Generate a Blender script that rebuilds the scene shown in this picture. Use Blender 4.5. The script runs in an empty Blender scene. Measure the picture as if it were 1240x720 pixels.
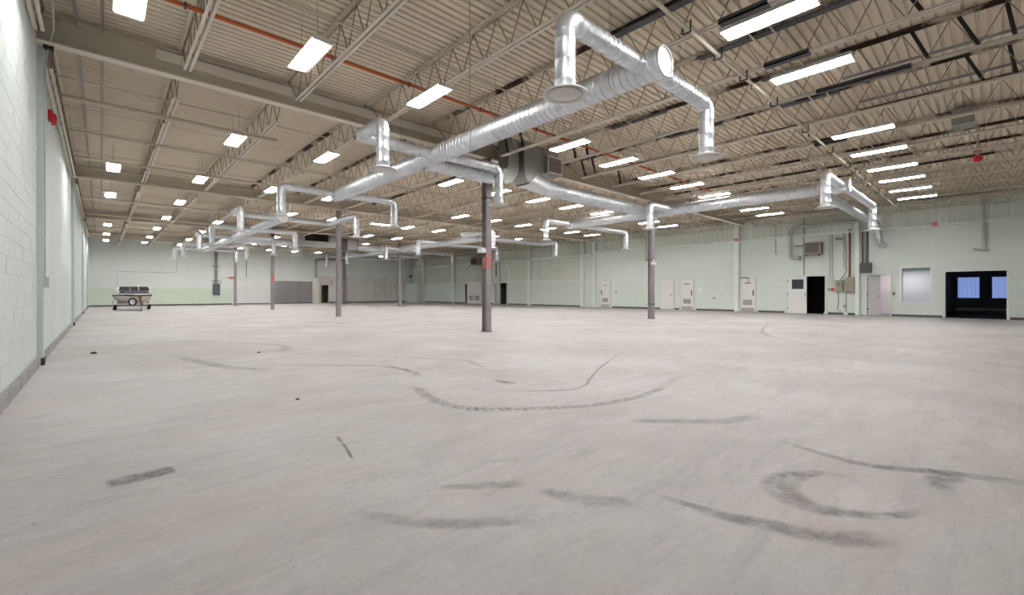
import bpy, bmesh, math, random
from mathutils import Vector, Matrix
random.seed(7)
R = math.radians
scene = bpy.context.scene
COL = scene.collection

# ------------------------------------------------------------------ camera
cd = bpy.data.cameras.new('camera')
cam = bpy.data.objects.new('camera', cd); COL.objects.link(cam)
cam.location = (0, 0, 1.2)
cam.rotation_euler = (R(90), 0, -0.7445)
cd.sensor_width = 36.0
cd.lens = 540.6 / 1240 * 36.0
cd.shift_y = -6.45 / 1240
cd.clip_start = 0.05; cd.clip_end = 300
scene.camera = cam

# ------------------------------------------------------------------ world / exposure
w = bpy.data.worlds.new('dusk_sky'); scene.world = w; w.use_nodes = True
bg = w.node_tree.nodes['Background']
bg.inputs['Color'].default_value = (0.36, 0.47, 0.95, 1); bg.inputs['Strength'].default_value = 0.30
vs = scene.view_settings
vs.view_transform = 'Standard'; vs.look = 'None'; vs.gamma = 1.0; vs.exposure = 1.36
TUBE = 24.0

# ------------------------------------------------------------------ materials
def mat(name, col, rough=0.6, metal=0.0, noise=None, bump=None, spec=0.5, emit=None):
    m = bpy.data.materials.new(name); m.use_nodes = True
    nt = m.node_tree; b = nt.nodes['Principled BSDF']
    b.inputs['Base Color'].default_value = (*col, 1)
    b.inputs['Roughness'].default_value = rough
    b.inputs['Metallic'].default_value = metal
    b.inputs['Specular IOR Level'].default_value = spec
    if emit:
        b.inputs['Emission Color'].default_value = (*emit[0], 1); b.inputs['Emission Strength'].default_value = emit[1]
    if noise or bump:
        tc = nt.nodes.new('ShaderNodeTexCoord')
    if noise:                                   # (scale, colour2, amount_lo, amount_hi, (sx,sy,sz))
        sc, c2, lo, hi = noise[:4]
        mp = nt.nodes.new('ShaderNodeMapping'); nt.links.new(tc.outputs['Object'], mp.inputs['Vector'])
        if len(noise) > 4: mp.inputs['Scale'].default_value = noise[4]
        n = nt.nodes.new('ShaderNodeTexNoise'); n.inputs['Scale'].default_value = sc; n.inputs['Detail'].default_value = 6
        nt.links.new(mp.outputs['Vector'], n.inputs['Vector'])
        r = nt.nodes.new('ShaderNodeMapRange'); r.inputs['From Min'].default_value = lo; r.inputs['From Max'].default_value = hi
        nt.links.new(n.outputs['Fac'], r.inputs['Value'])
        mx = nt.nodes.new('ShaderNodeMix'); mx.data_type = 'RGBA'
        mx.inputs['A'].default_value = (*col, 1); mx.inputs['B'].default_value = (*c2, 1)
        nt.links.new(r.outputs['Result'], mx.inputs['Factor'])
        nt.links.new(mx.outputs['Result'], b.inputs['Base Color'])
    if bump:                                    # (scale, strength, distance)
        n2 = nt.nodes.new('ShaderNodeTexNoise'); n2.inputs['Scale'].default_value = bump[0]; n2.inputs['Detail'].default_value = 4
        nt.links.new(tc.outputs['Object'], n2.inputs['Vector'])
        bp = nt.nodes.new('ShaderNodeBump'); bp.inputs['Strength'].default_value = bump[1]; bp.inputs['Distance'].default_value = bump[2]
        nt.links.new(n2.outputs['Fac'], bp.inputs['Height']); nt.links.new(bp.outputs['Normal'], b.inputs['Normal'])
    return m

def block_mat(name, col, mortar, axis, height_limit=None, low=None):
    """painted concrete block wall: 0.4 x 0.2 m blocks as a fine relief; axis = the wall's long axis"""
    m = mat(name, col, 0.7)
    nt = m.node_tree; b = nt.nodes['Principled BSDF']
    tc = nt.nodes.new('ShaderNodeTexCoord'); sp = nt.nodes.new('ShaderNodeSeparateXYZ'); cb = nt.nodes.new('ShaderNodeCombineXYZ')
    nt.links.new(tc.outputs['Object'], sp.inputs[0])
    nt.links.new(sp.outputs[axis], cb.inputs[0]); nt.links.new(sp.outputs[2], cb.inputs[1])
    br = nt.nodes.new('ShaderNodeTexBrick')
    br.inputs['Scale'].default_value = 1; br.inputs['Brick Width'].default_value = 0.4; br.inputs['Row Height'].default_value = 0.2
    br.inputs['Mortar Size'].default_value = 0.008; br.inputs['Mortar Smooth'].default_value = 0.6
    br.inputs['Color1'].default_value = (*col, 1); br.inputs['Color2'].default_value = (*[c * 0.975 for c in col], 1)
    br.inputs['Mortar'].default_value = (*mortar, 1)
    nt.links.new(cb.outputs[0], br.inputs['Vector'])
    n = nt.nodes.new('ShaderNodeTexNoise'); n.inputs['Scale'].default_value = 0.35; n.inputs['Detail'].default_value = 5
    nt.links.new(tc.outputs['Object'], n.inputs['Vector'])
    mx = nt.nodes.new('ShaderNodeMix'); mx.data_type = 'RGBA'; mx.blend_type = 'MULTIPLY'
    rr = nt.nodes.new('ShaderNodeMapRange'); rr.inputs['From Min'].default_value = 0.45; rr.inputs['From Max'].default_value = 0.7
    nt.links.new(n.outputs['Fac'], rr.inputs['Value']); nt.links.new(rr.outputs['Result'], mx.inputs['Factor'])
    mx.inputs['B'].default_value = (0.94, 0.95, 0.94, 1)
    nt.links.new(br.outputs['Color'], mx.inputs['A'])
    out = mx.outputs['Result']
    if low:
        gt = nt.nodes.new('ShaderNodeMath'); gt.operation = 'LESS_THAN'; gt.inputs[1].default_value = height_limit
        nt.links.new(sp.outputs[2], gt.inputs[0])
        xl = nt.nodes.new('ShaderNodeMath'); xl.operation = 'LESS_THAN'; xl.inputs[1].default_value = 9.4
        nt.links.new(sp.outputs[0], xl.inputs[0])
        an = nt.nodes.new('ShaderNodeMath'); an.operation = 'MULTIPLY'
        nt.links.new(gt.outputs[0], an.inputs[0]); nt.links.new(xl.outputs[0], an.inputs[1])
        m2 = nt.nodes.new('ShaderNodeMix'); m2.data_type = 'RGBA'; m2.blend_type = 'MULTIPLY'
        nt.links.new(an.outputs[0], m2.inputs['Factor']); nt.links.new(out, m2.inputs['A']); m2.inputs['B'].default_value = (*low, 1)
        out = m2.outputs['Result']
    nt.links.new(out, b.inputs['Base Color'])
    bp = nt.nodes.new('ShaderNodeBump'); bp.inputs['Strength'].default_value = 0.35; bp.inputs['Distance'].default_value = 0.008; bp.invert = True
    nt.links.new(br.outputs['Fac'], bp.inputs['Height']); nt.links.new(bp.outputs['Normal'], b.inputs['Normal'])
    return m

def floor_mat():
    m = mat('bare_concrete', (0.6, 0.56, 0.54), 0.62)
    nt = m.node_tree; b = nt.nodes['Principled BSDF']; L = nt.links.new
    tc = nt.nodes.new('ShaderNodeTexCoord')
    def noise(scale, rot, stretch, detail=8, rough=0.6, dist=0.0):
        mp = nt.nodes.new('ShaderNodeMapping'); mp.inputs['Rotation'].default_value = (0, 0, rot); mp.inputs['Scale'].default_value = stretch
        L(tc.outputs['Object'], mp.inputs['Vector'])
        n = nt.nodes.new('ShaderNodeTexNoise'); n.inputs['Scale'].default_value = scale; n.inputs['Detail'].default_value = detail
        n.inputs['Roughness'].default_value = rough; n.inputs['Distortion'].default_value = dist
        L(mp.outputs['Vector'], n.inputs['Vector']); return n.outputs['Fac']
    def rng(x, lo, hi, a=0.0, c=1.0):
        r = nt.nodes.new('ShaderNodeMapRange'); r.inputs[1].default_value = lo; r.inputs[2].default_value = hi
        r.inputs[3].default_value = a; r.inputs[4].default_value = c; L(x, r.inputs[0]); return r.outputs[0]
    def mixc(f, A, B):
        x = nt.nodes.new('ShaderNodeMix'); x.data_type = 'RGBA'; L(f, x.inputs['Factor'])
        if isinstance(A, tuple): x.inputs['A'].default_value = (*A, 1)
        else: L(A, x.inputs['A'])
        if isinstance(B, tuple): x.inputs['B'].default_value = (*B, 1)
        else: L(B, x.inputs['B'])
        return x.outputs['Result']
    c = mixc(rng(noise(0.45, 0.4, (1, 1, 1), 10, 0.62, 0.4), 0.38, 0.62), (0.43, 0.407, 0.40), (0.545, 0.527, 0.522))
    c = mixc(rng(noise(0.5, -0.5, (1, 2.4, 1), 6, 0.55, 1.0), 0.52, 0.72, 0, 0.7), c, (0.475, 0.405, 0.372))     # pinkish dust
    c = mixc(rng(noise(0.9, 0.75, (1, 5, 1), 10, 0.7, 1.0), 0.5, 0.74, 0, 0.7), c, (0.325, 0.315, 0.312))        # grey drag streaks
    c = mixc(rng(noise(1.1, -0.9, (1, 6, 1), 10, 0.72, 1.4), 0.54, 0.76, 0, 0.6), c, (0.30, 0.295, 0.295))
    c = mixc(rng(noise(1.6, 0.2, (1, 3, 1), 10, 0.72, 1.2), 0.52, 0.74, 0, 0.7), c, (0.605, 0.59, 0.585))         # pale scuffs
    c = mixc(rng(noise(26, 0, (1, 1, 1), 4, 0.7), 0.35, 0.7, 0, 0.34), c, (0.33, 0.31, 0.30))                    # grain
    c = mixc(rng(noise(9, 0, (1, 1, 1), 2, 0.5), 0.73, 0.76, 0, 0.7), c, (0.30, 0.27, 0.25))                     # specks
    L(c, b.inputs['Base Color'])
    L(rng(noise(0.8, 0, (1, 1, 1), 6), 0.3, 0.7, 0.5, 0.75), b.inputs['Roughness'])
    bp = nt.nodes.new('ShaderNodeBump'); bp.inputs['Strength'].default_value = 0.15; bp.inputs['Distance'].default_value = 0.004
    L(noise(30, 0, (1, 1, 1), 5, 0.7), bp.inputs['Height']); L(bp.outputs['Normal'], b.inputs['Normal'])
    return m

def tire_mat(name, strength, col=(0.25, 0.245, 0.24), tread=0.0):
    """rubber left on the floor: fades at the ribbon's edges and ends, broken up by noise"""
    m = mat(name, col, 0.6)
    nt = m.node_tree; b = nt.nodes['Principled BSDF']; L = nt.links.new
    uv = nt.nodes.new('ShaderNodeUVMap'); uv.uv_map = 'UVMap'
    sp = nt.nodes.new('ShaderNodeSeparateXYZ'); L(uv.outputs[0], sp.inputs[0])
    def math_(op, a, bb=None):
        n = nt.nodes.new('ShaderNodeMath'); n.operation = op
        for i, x in enumerate((a, bb)):
            if x is None: continue
            if isinstance(x, (int, float)): n.inputs[i].default_value = x
            else: L(x, n.inputs[i])
        return n.outputs[0]
    v = math_('ABSOLUTE', math_('SUBTRACT', sp.outputs[1], 0.5))
    r1 = nt.nodes.new('ShaderNodeMapRange'); r1.inputs[1].default_value = 0.5; r1.inputs[2].default_value = 0.22; L(v, r1.inputs[0])
    tc = nt.nodes.new('ShaderNodeTexCoord')
    n = nt.nodes.new('ShaderNodeTexNoise'); n.inputs['Scale'].default_value = 7; n.inputs['Detail'].default_value = 8; n.inputs['Roughness'].default_value = 0.7
    L(tc.outputs['Object'], n.inputs['Vector'])
    r2 = nt.nodes.new('ShaderNodeMapRange'); r2.inputs[1].default_value = 0.32; r2.inputs[2].default_value = 0.6; L(n.outputs['Fac'], r2.inputs[0])
    a = math_('MULTIPLY', r1.outputs[0], r2.outputs[0])
    if tread:
        ph = math_('ADD', math_('MULTIPLY', sp.outputs[0], tread), math_('MULTIPLY', sp.outputs[1], 5.0))
        s = math_('SINE', ph)
        r3 = nt.nodes.new('ShaderNodeMapRange'); r3.inputs[1].default_value = -0.9; r3.inputs[2].default_value = 0.3
        r3.inputs[3].default_value = 0.35; L(s, r3.inputs[0])
        a = math_('MULTIPLY', a, r3.outputs[0])
    # fade at the ends (u carries metres; second uv holds 0..1)
    uv2 = nt.nodes.new('ShaderNodeUVMap'); uv2.uv_map = 'Ends'
    s2 = nt.nodes.new('ShaderNodeSeparateXYZ'); L(uv2.outputs[0], s2.inputs[0])
    e = math_('ABSOLUTE', math_('SUBTRACT', s2.outputs[0], 0.5))
    r4 = nt.nodes.new('ShaderNodeMapRange'); r4.inputs[1].default_value = 0.5; r4.inputs[2].default_value = 0.36; L(e, r4.inputs[0])
    a = math_('MULTIPLY', math_('MULTIPLY', a, r4.outputs[0]), strength)
    L(a, b.inputs['Alpha'])
    return m

def galv_mat(name, base=(0.70, 0.735, 0.775), rough=0.43):
    m = mat(name, base, rough, 0.92)
    nt = m.node_tree; b = nt.nodes['Principled BSDF']; L = nt.links.new
    tc = nt.nodes.new('ShaderNodeTexCoord')
    n = nt.nodes.new('ShaderNodeTexNoise'); n.inputs['Scale'].default_value = 3; n.inputs['Detail'].default_value = 5; L(tc.outputs['Object'], n.inputs['Vector'])
    mx = nt.nodes.new('ShaderNodeMix'); mx.data_type = 'RGBA'; L(n.outputs['Fac'], mx.inputs['Factor'])
    mx.inputs['A'].default_value = (*[c * 0.88 for c in base], 1); mx.inputs['B'].default_value = (*[min(1, c * 1.1) for c in base], 1)
    L(mx.outputs['Result'], b.inputs['Base Color'])
    return m

def chord_mat():
    """cream paint, burnt and rusty along the welds of the reinforced joists"""
    m = mat('cream_steel_scorched', (0.66, 0.575, 0.46), 0.65)
    nt = m.node_tree; b = nt.nodes['Principled BSDF']; L = nt.links.new
    ge = nt.nodes.new('ShaderNodeNewGeometry')
    n = nt.nodes.new('ShaderNodeTexNoise'); n.inputs['Scale'].default_value = 0.9; n.inputs['Detail'].default_value = 6; n.inputs['Roughness'].default_value = 0.7
    L(ge.outputs['Position'], n.inputs['Vector'])
    r = nt.nodes.new('ShaderNodeMapRange'); r.inputs[1].default_value = 0.45; r.inputs[2].default_value = 0.53; L(n.outputs['Fac'], r.inputs[0])
    mx = nt.nodes.new('ShaderNodeMix'); mx.data_type = 'RGBA'; L(r.outputs[0], mx.inputs['Factor'])
    mx.inputs['A'].default_value = (0.66, 0.575, 0.46, 1); mx.inputs['B'].default_value = (0.06, 0.035, 0.022, 1)
    L(mx.outputs['Result'], b.inputs['Base Color'])
    return m

def glass_mat(name, tint=(0.9, 0.95, 0.97)):
    m = bpy.data.materials.new(name); m.use_nodes = True; nt = m.node_tree; nt.nodes.clear()
    o = nt.nodes.new('ShaderNodeOutputMaterial'); t = nt.nodes.new('ShaderNodeBsdfTransparent'); g = nt.nodes.new('ShaderNodeBsdfGlossy')
    t.inputs[0].default_value = (*tint, 1); g.inputs['Roughness'].default_value = 0.03
    f = nt.nodes.new('ShaderNodeFresnel'); f.inputs[0].default_value = 1.45
    mx = nt.nodes.new('ShaderNodeMixShader')
    nt.links.new(f.outputs[0], mx.inputs[0]); nt.links.new(t.outputs[0], mx.inputs[1]); nt.links.new(g.outputs[0], mx.inputs[2])
    nt.links.new(mx.outputs[0], o.inputs[0]); return m

def slat_mat():
    m = bpy.data.materials.new('blind_fabric'); m.use_nodes = True; nt = m.node_tree; nt.nodes.clear()
    o = nt.nodes.new('ShaderNodeOutputMaterial'); d = nt.nodes.new('ShaderNodeBsdfDiffuse'); t = nt.nodes.new('ShaderNodeBsdfTranslucent')
    d.inputs[0].default_value = (0.7, 0.72, 0.75, 1); t.inputs[0].default_value = (0.7, 0.72, 0.78, 1)
    mx = nt.nodes.new('ShaderNodeMixShader'); mx.inputs[0].default_value = 0.45
    nt.links.new(d.outputs[0], mx.inputs[1]); nt.links.new(t.outputs[0], mx.inputs[2]); nt.links.new(mx.outputs[0], o.inputs[0]); return m

GREEN = (0.60, 0.66, 0.605)
M = dict(
    floor=floor_mat(),
    deck=mat('cream_roof_deck', (0.75, 0.655, 0.515), 0.7, noise=(0.25, (0.67, 0.58, 0.45), 0.4, 0.7)),
    steel=mat('cream_painted_steel', (0.68, 0.60, 0.49), 0.6),
    web=mat('shaded_web_rod', (0.34, 0.28, 0.21), 0.6),  # same cream paint as the chords, with the rods' shading darkened into the colour
    steel_pale=mat('pale_cream_steel', (0.76, 0.70, 0.61), 0.6),
    girder=mat('cream_girder_paint', (0.56, 0.50, 0.40), 0.65, noise=(0.5, (0.50, 0.44, 0.35), 0.4, 0.7)),
    scorched=chord_mat(),
    dark=mat('dark_grey_primer', (0.085, 0.085, 0.09), 0.6),
    black=mat('black_steel', (0.02, 0.019, 0.019), 0.6),
    pipe=mat('cream_pipe', (0.64, 0.57, 0.46), 0.5),
    orange=mat('orange_pipe', (0.62, 0.13, 0.04), 0.5),
    conduit=mat('grey_conduit', (0.33, 0.34, 0.33), 0.45, 0.5),
    galv=galv_mat('galvanised_spiral'),
    galv2=galv_mat('galvanised_sheet', (0.66, 0.68, 0.68), 0.4),
    galv_dark=galv_mat('dull_sheet_metal', (0.42, 0.43, 0.42), 0.5),
    diff=mat('diffuser_paint', (0.66, 0.63, 0.61), 0.5),
    diff_rim=mat('diffuser_rim_paint', (0.62, 0.62, 0.60), 0.5, 0.3),
    grille=mat('grille_mesh', (0.38, 0.30, 0.29), 0.7, noise=(60, (0.24, 0.19, 0.18), 0.4, 0.6)),
    white=mat('white_enamel', (0.82, 0.82, 0.81), 0.45),
    tube=mat('lit_fluorescent_tube', (0.9, 0.9, 0.9), 0.5, emit=((1.0, 0.98, 0.975), TUBE)),
    tube_pink=mat('dim_pink_tube', (0.9, 0.8, 0.8), 0.5, emit=((1.0, 0.62, 0.55), 1.0)),
    column=mat('grey_violet_column_paint', (0.29, 0.265, 0.275), 0.55, noise=(2, (0.34, 0.315, 0.315), 0.4, 0.7)),
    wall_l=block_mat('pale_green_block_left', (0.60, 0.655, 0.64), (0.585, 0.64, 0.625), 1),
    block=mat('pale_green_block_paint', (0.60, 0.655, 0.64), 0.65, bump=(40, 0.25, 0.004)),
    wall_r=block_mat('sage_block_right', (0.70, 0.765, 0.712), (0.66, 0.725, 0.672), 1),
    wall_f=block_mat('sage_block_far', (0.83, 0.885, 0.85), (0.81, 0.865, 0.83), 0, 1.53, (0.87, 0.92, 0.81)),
    siding=mat('sage_metal_siding', (0.70, 0.75, 0.655), 0.5, noise=(0.4, (0.655, 0.70, 0.61), 0.4, 0.7)),
    siding_near=mat('pale_sage_siding', (0.78, 0.84, 0.77), 0.55),
    pipe_sage=mat('dull_sage_pipe', (0.47, 0.50, 0.445), 0.55),
    sage=mat('sage_painted_steel', (0.80, 0.855, 0.79), 0.55),
    pil=mat('grey_green_pilaster_paint', (0.50, 0.58, 0.545), 0.55),
    base=mat('dark_baseboard', (0.10, 0.10, 0.095), 0.6),
    curb=mat('grey_curb_strip', (0.32, 0.32, 0.32), 0.7, noise=(3, (0.24, 0.24, 0.24), 0.4, 0.7)),
    door=mat('white_door_paint', (0.78, 0.77, 0.76), 0.45),
    door_frame=mat('pale_door_frame', (0.66, 0.69, 0.65), 0.5),
    louver=mat('grey_louver', (0.40, 0.37, 0.36), 0.5, 0.3),
    kick=mat('kick_plate', (0.45, 0.42, 0.40), 0.4, 0.4),
    handle=mat('dark_handle', (0.12, 0.11, 0.11), 0.4, 0.6),
    glass=glass_mat('window_glass'),
    dglass=mat('dark_door_glass', (0.05, 0.06, 0.06), 0.08),
    cream_panel=mat('cream_wall_panel', (0.72, 0.70, 0.66), 0.6, noise=(0.6, (0.77, 0.745, 0.71), 0.4, 0.7)),
    white_panel=mat('white_wall_panel', (0.85, 0.845, 0.83), 0.5),
    grey_panel=mat('grey_wall_panel', (0.28, 0.265, 0.265), 0.6, noise=(0.5, (0.32, 0.305, 0.30), 0.4, 0.7)),
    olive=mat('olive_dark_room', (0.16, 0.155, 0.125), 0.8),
    navy=mat('dimmed_office_paint', (0.24, 0.25, 0.30), 0.8),  # ordinary paint; the room's dimness and bluish daylight are put into the colour
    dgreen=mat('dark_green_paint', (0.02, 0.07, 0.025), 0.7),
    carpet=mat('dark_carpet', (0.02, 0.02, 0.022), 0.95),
    lilac=mat('pale_office_paint', (0.66, 0.61, 0.63), 0.7),
    mauve=mat('mauve_floor_tile', (0.26, 0.23, 0.28), 0.6),
    slat=slat_mat(),
    red=mat('red_sign_paint', (0.52, 0.12, 0.13), 0.5),
    redp=mat('red_alarm_plastic', (0.70, 0.02, 0.03), 0.3),
    redlite=mat('exit_sign_face', (0.75, 0.2, 0.18), 0.5),
    tan=mat('tan_box_enamel', (0.30, 0.27, 0.205), 0.5),
    heater=mat('heater_brown', (0.26, 0.22, 0.185), 0.5, 0.3),
    heater_d=mat('heater_core', (0.09, 0.075, 0.06), 0.7),
    rust=mat('rusty_pipe', (0.16, 0.07, 0.05), 0.7),
    slate=mat('slate_panel_box', (0.10, 0.125, 0.145), 0.5),
    plastic=mat('white_plastic', (0.78, 0.77, 0.78), 0.4),
    rubber=mat('black_rubber', (0.018, 0.018, 0.018), 0.8),
    hull=mat('cream_gelcoat', (0.66, 0.62, 0.52), 0.25),
    gel=mat('white_gelcoat', (0.85, 0.85, 0.84), 0.2),
    navyp=mat('navy_stripe', (0.012, 0.018, 0.045), 0.7, spec=0.1),
    tint=mat('tinted_windscreen', (0.045, 0.05, 0.045), 0.08),
    chrome=mat('bright_frame', (0.8, 0.8, 0.82), 0.25, 0.9),
    hub=mat('silver_wheel', (0.62, 0.62, 0.64), 0.35, 0.6),
    yellow=mat('ochre_strap', (0.45, 0.31, 0.14), 0.7),
    debris=mat('dark_debris', (0.03, 0.027, 0.025), 0.9),
)

# ------------------------------------------------------------------ builders
class MB:
    def __init__(s): s.v = []; s.f = []
    def quad_faces(s, base, faces): s.f += [tuple(base + i for i in q) for q in faces]
    def box(s, x0, x1, y0, y1, z0, z1):
        b = len(s.v)
        s.v += [(x0,y0,z0),(x1,y0,z0),(x1,y1,z0),(x0,y1,z0),(x0,y0,z1),(x1,y0,z1),(x1,y1,z1),(x0,y1,z1)]
        s.quad_faces(b, [(0,3,2,1),(4,5,6,7),(0,1,5,4),(1,2,6,5),(2,3,7,6),(3,0,4,7)]); return s
    def frame_axes(s, p, q):
        d = (Vector(q) - Vector(p)).normalized()
        up = Vector((0,0,1)) if abs(d.z) < 0.95 else Vector((0,1,0))
        a = d.cross(up).normalized(); return d, a, a.cross(d).normalized()
    def bar(s, p, q, w, h):
        """rectangular bar from p to q, w across, h along the other axis"""
        d, a, c = s.frame_axes(p, q); b = len(s.v)
        for P in (Vector(p), Vector(q)):
            for i, j in ((-1,-1),(1,-1),(1,1),(-1,1)): s.v.append(tuple(P + a*(i*w/2) + c*(j*h/2)))
        s.quad_faces(b, [(0,1,2,3),(7,6,5,4),(0,4,5,1),(1,5,6,2),(2,6,7,3),(3,7,4,0)]); return s
    def rings(s, rings, cap0=True, cap1=True):
        """skin a list of equal-length vertex loops"""
        n = len(rings[0]); b = len(s.v)
        for r in rings: s.v += [tuple(x) for x in r]
        for k in range(len(rings)-1):
            for i in range(n):
                j = (i+1) % n
                s.f.append((b+k*n+i, b+k*n+j, b+(k+1)*n+j, b+(k+1)*n+i))
        if cap0: s.f.append(tuple(b+i for i in reversed(range(n))))
        if cap1: s.f.append(tuple(b+(len(rings)-1)*n+i for i in range(n)))
        return s
    def circle(s, P, a, c, r, n):
        return [P + a*(r*math.cos(2*math.pi*i/n)) + c*(r*math.sin(2*math.pi*i/n)) for i in range(n)]
    def tube(s, p, q, r, n=10, cap0=True, cap1=True, pitch=0, ridge=0.008, r2=None):
        """round tube; pitch > 0 raises a seam ridge every pitch metres"""
        d, a, c = s.frame_axes(p, q); P = Vector(p); Ln = (Vector(q)-P).length
        st = [(0, r)]
        if pitch:
            t = pitch*0.5
            while t < Ln - 0.03:
                st += [(t-0.012, r), (t-0.004, r+ridge), (t+0.004, r+ridge), (t+0.012, r)]; t += pitch
        st.append((Ln, r if r2 is None else r2))
        s.rings([s.circle(P + d*t, a, c, rr, n) for t, rr in st], cap0, cap1); return s
    def lathe(s, P, prof, n=24, axis=(0,0,1), cap0=True, cap1=True):
        P = Vector(P); d = Vector(axis).normalized()
        up = Vector((0,0,1)) if abs(d.z) < 0.95 else Vector((0,1,0))
        a = d.cross(up).normalized(); c = a.cross(d).normalized()
        s.rings([s.circle(P + d*h, a, c, r, n) for r, h in prof], cap0, cap1); return s
    def sweep(s, pts, r, n=10, cap0=True, cap1=True):
        pts = [Vector(p) for p in pts]; rings = []
        for i, P in enumerate(pts):
            d = (pts[min(i+1, len(pts)-1)] - pts[max(i-1, 0)]).normalized()
            if i == 0:
                up = Vector((0,0,1)) if abs(d.z) < 0.9 else Vector((0,1,0)); a = d.cross(up).normalized()
            else: a = (a - d*a.dot(d)).normalized()
            rings.append(s.circle(P, a, a.cross(d).normalized(), r, n))
        return s.rings(rings, cap0, cap1)
    def build(s, name, material, parent=None, smooth=None, shift=True, kind=None):
        me = bpy.data.meshes.new(name)
        off = Vector((0,0,0))
        if parent is not None and shift: off = WORLD[parent]
        me.from_pydata([tuple(Vector(v)-off) for v in s.v], [], s.f); me.update()
        bm = bmesh.new(); bm.from_mesh(me); bmesh.ops.recalc_face_normals(bm, faces=bm.faces); bm.to_mesh(me); bm.free()
        me.materials.append(material)
        if smooth:
            for p in me.polygons: p.use_smooth = True
            me.set_sharp_from_angle(angle=R(smooth))
        o = bpy.data.objects.new(name, me); COL.objects.link(o)
        WORLD[o] = off
        if parent is not None: o.parent = parent
        if kind: o['kind'] = kind
        return o
WORLD = {}

def tag(o, label=None, cat=None, group=None, kind=None):
    if label: o['label'] = label
    if cat: o['category'] = cat
    if group: o['group'] = group
    if kind: o['kind'] = kind
    return o
def thing(name, loc, label, cat, group=None):
    o = bpy.data.objects.new(name, None); COL.objects.link(o); o.location = loc; o.empty_display_size = 0.2
    WORLD[o] = Vector(loc); return tag(o, label, cat, group)
def copy_tree(o, parent=None):
    c = o.copy(); COL.objects.link(c); c.parent = parent
    WORLD[c] = WORLD[o]
    for ch in o.children: copy_tree(ch, c)
    return c
ORD = ['first','second','third','fourth','fifth','sixth','seventh','eighth','ninth','tenth','eleventh','twelfth','thirteenth','fourteenth','fifteenth','sixteenth','seventeenth']

XL, XR, YF, YB, ZD = -0.77, 29.06, 50.3, -7.0, 5.80
GY = [10.48, 21.94, 33.40, 44.87]; CX = [8.61, 18.14]
JX = [-0.68] + [-0.72 + 1.85*k for k in range(1, 17)]

# ================================================================== SHELL
def wall_panels(fixed, axis, u0, u1, z0, z1, t, holes, mb=None):
    """wall slab with rectangular openings: axis 'x' = plane at X=fixed..fixed+t spanning Y; 'y' = plane at Y spanning X"""
    mb = mb or MB()
    us = sorted({u0, u1, *[h[0] for h in holes], *[h[1] for h in holes]}); zs = sorted({z0, z1, *[h[2] for h in holes], *[h[3] for h in holes]})
    for a, b in zip(us, us[1:]):
        for c, d in zip(zs, zs[1:]):
            mu, mz = (a+b)/2, (c+d)/2
            if any(h[0] < mu < h[1] and h[2] < mz < h[3] for h in holes): continue
            if axis == 'x': mb.box(fixed, fixed+t, a, b, c, d)
            else: mb.box(a, b, fixed, fixed+t, c, d)
    return mb
def struct(o, label=None): o['kind'] = 'structure'; (label and o.__setitem__('label', label)); return o

fl = struct(MB().box(XL-0.3, XR+0.25, YB-0.3, YF+0.25, -0.2, 0.0).build('floor', M['floor']), 'bare grey concrete floor with tyre marks')

# roof deck: trapezoid ribs running across the hall
d = MB(); p = 0.152; y = YB - 0.2; prof = []
while y < YF + 0.3:
    prof += [(y, ZD), (y+0.096, ZD), (y+0.108, ZD+0.038), (y+0.140, ZD+0.038)]; y += p
b0 = len(d.v)
for (yy, zz) in prof: d.v += [(XL-0.3, yy, zz), (XR+0.4, yy, zz)]
d.f += [(2*i, 2*i+1, 2*i+3, 2*i+2) for i in range(len(prof)-1)]
ce = struct(d.build('ceiling', M['deck']), 'cream corrugated steel roof deck')
MB().box(XL-0.3, XR+0.4, YB-0.3, YF+0.3, ZD+0.06, ZD+0.2).build('roof_slab', M['deck'], ce)

# left wall; the near bay is laid in real blocks
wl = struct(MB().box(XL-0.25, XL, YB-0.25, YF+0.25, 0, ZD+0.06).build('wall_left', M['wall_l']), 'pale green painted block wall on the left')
blk = MB()
for r in range(28):
    z = 0.005 + r*0.2; off = 0.2 if r % 2 else 0.0; yy = 4.4 + off
    while yy < 10.5:
        blk.box(XL-0.02, XL+0.005+random.uniform(-0.0012, 0.0012), yy+0.0025, min(yy+0.3975, 10.58), z+0.0025, z+0.1975); yy += 0.4
blk.build('concrete_block', M['block'], wl, kind='stuff')
struct(MB().box(XL-0.25, XR+0.25, YB-0.25, YB, 0, ZD+0.06).build('wall_back', M['wall_f']), 'block wall behind the camera')

# far wall
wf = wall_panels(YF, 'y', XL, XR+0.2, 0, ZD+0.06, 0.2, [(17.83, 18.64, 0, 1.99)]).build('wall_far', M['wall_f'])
struct(wf, 'pale far end wall with green lower band')
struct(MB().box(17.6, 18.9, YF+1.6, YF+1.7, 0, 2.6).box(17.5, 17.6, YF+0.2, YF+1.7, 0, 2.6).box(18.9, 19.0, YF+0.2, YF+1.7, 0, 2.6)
       .box(17.5, 19, YF+0.2, YF+1.7, 2.6, 2.7).box(17.5, 19, YF+0.2, YF+1.7, -0.1, 0).build('wall_passage', M['olive']), 'dark passage behind the far doorway')

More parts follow.
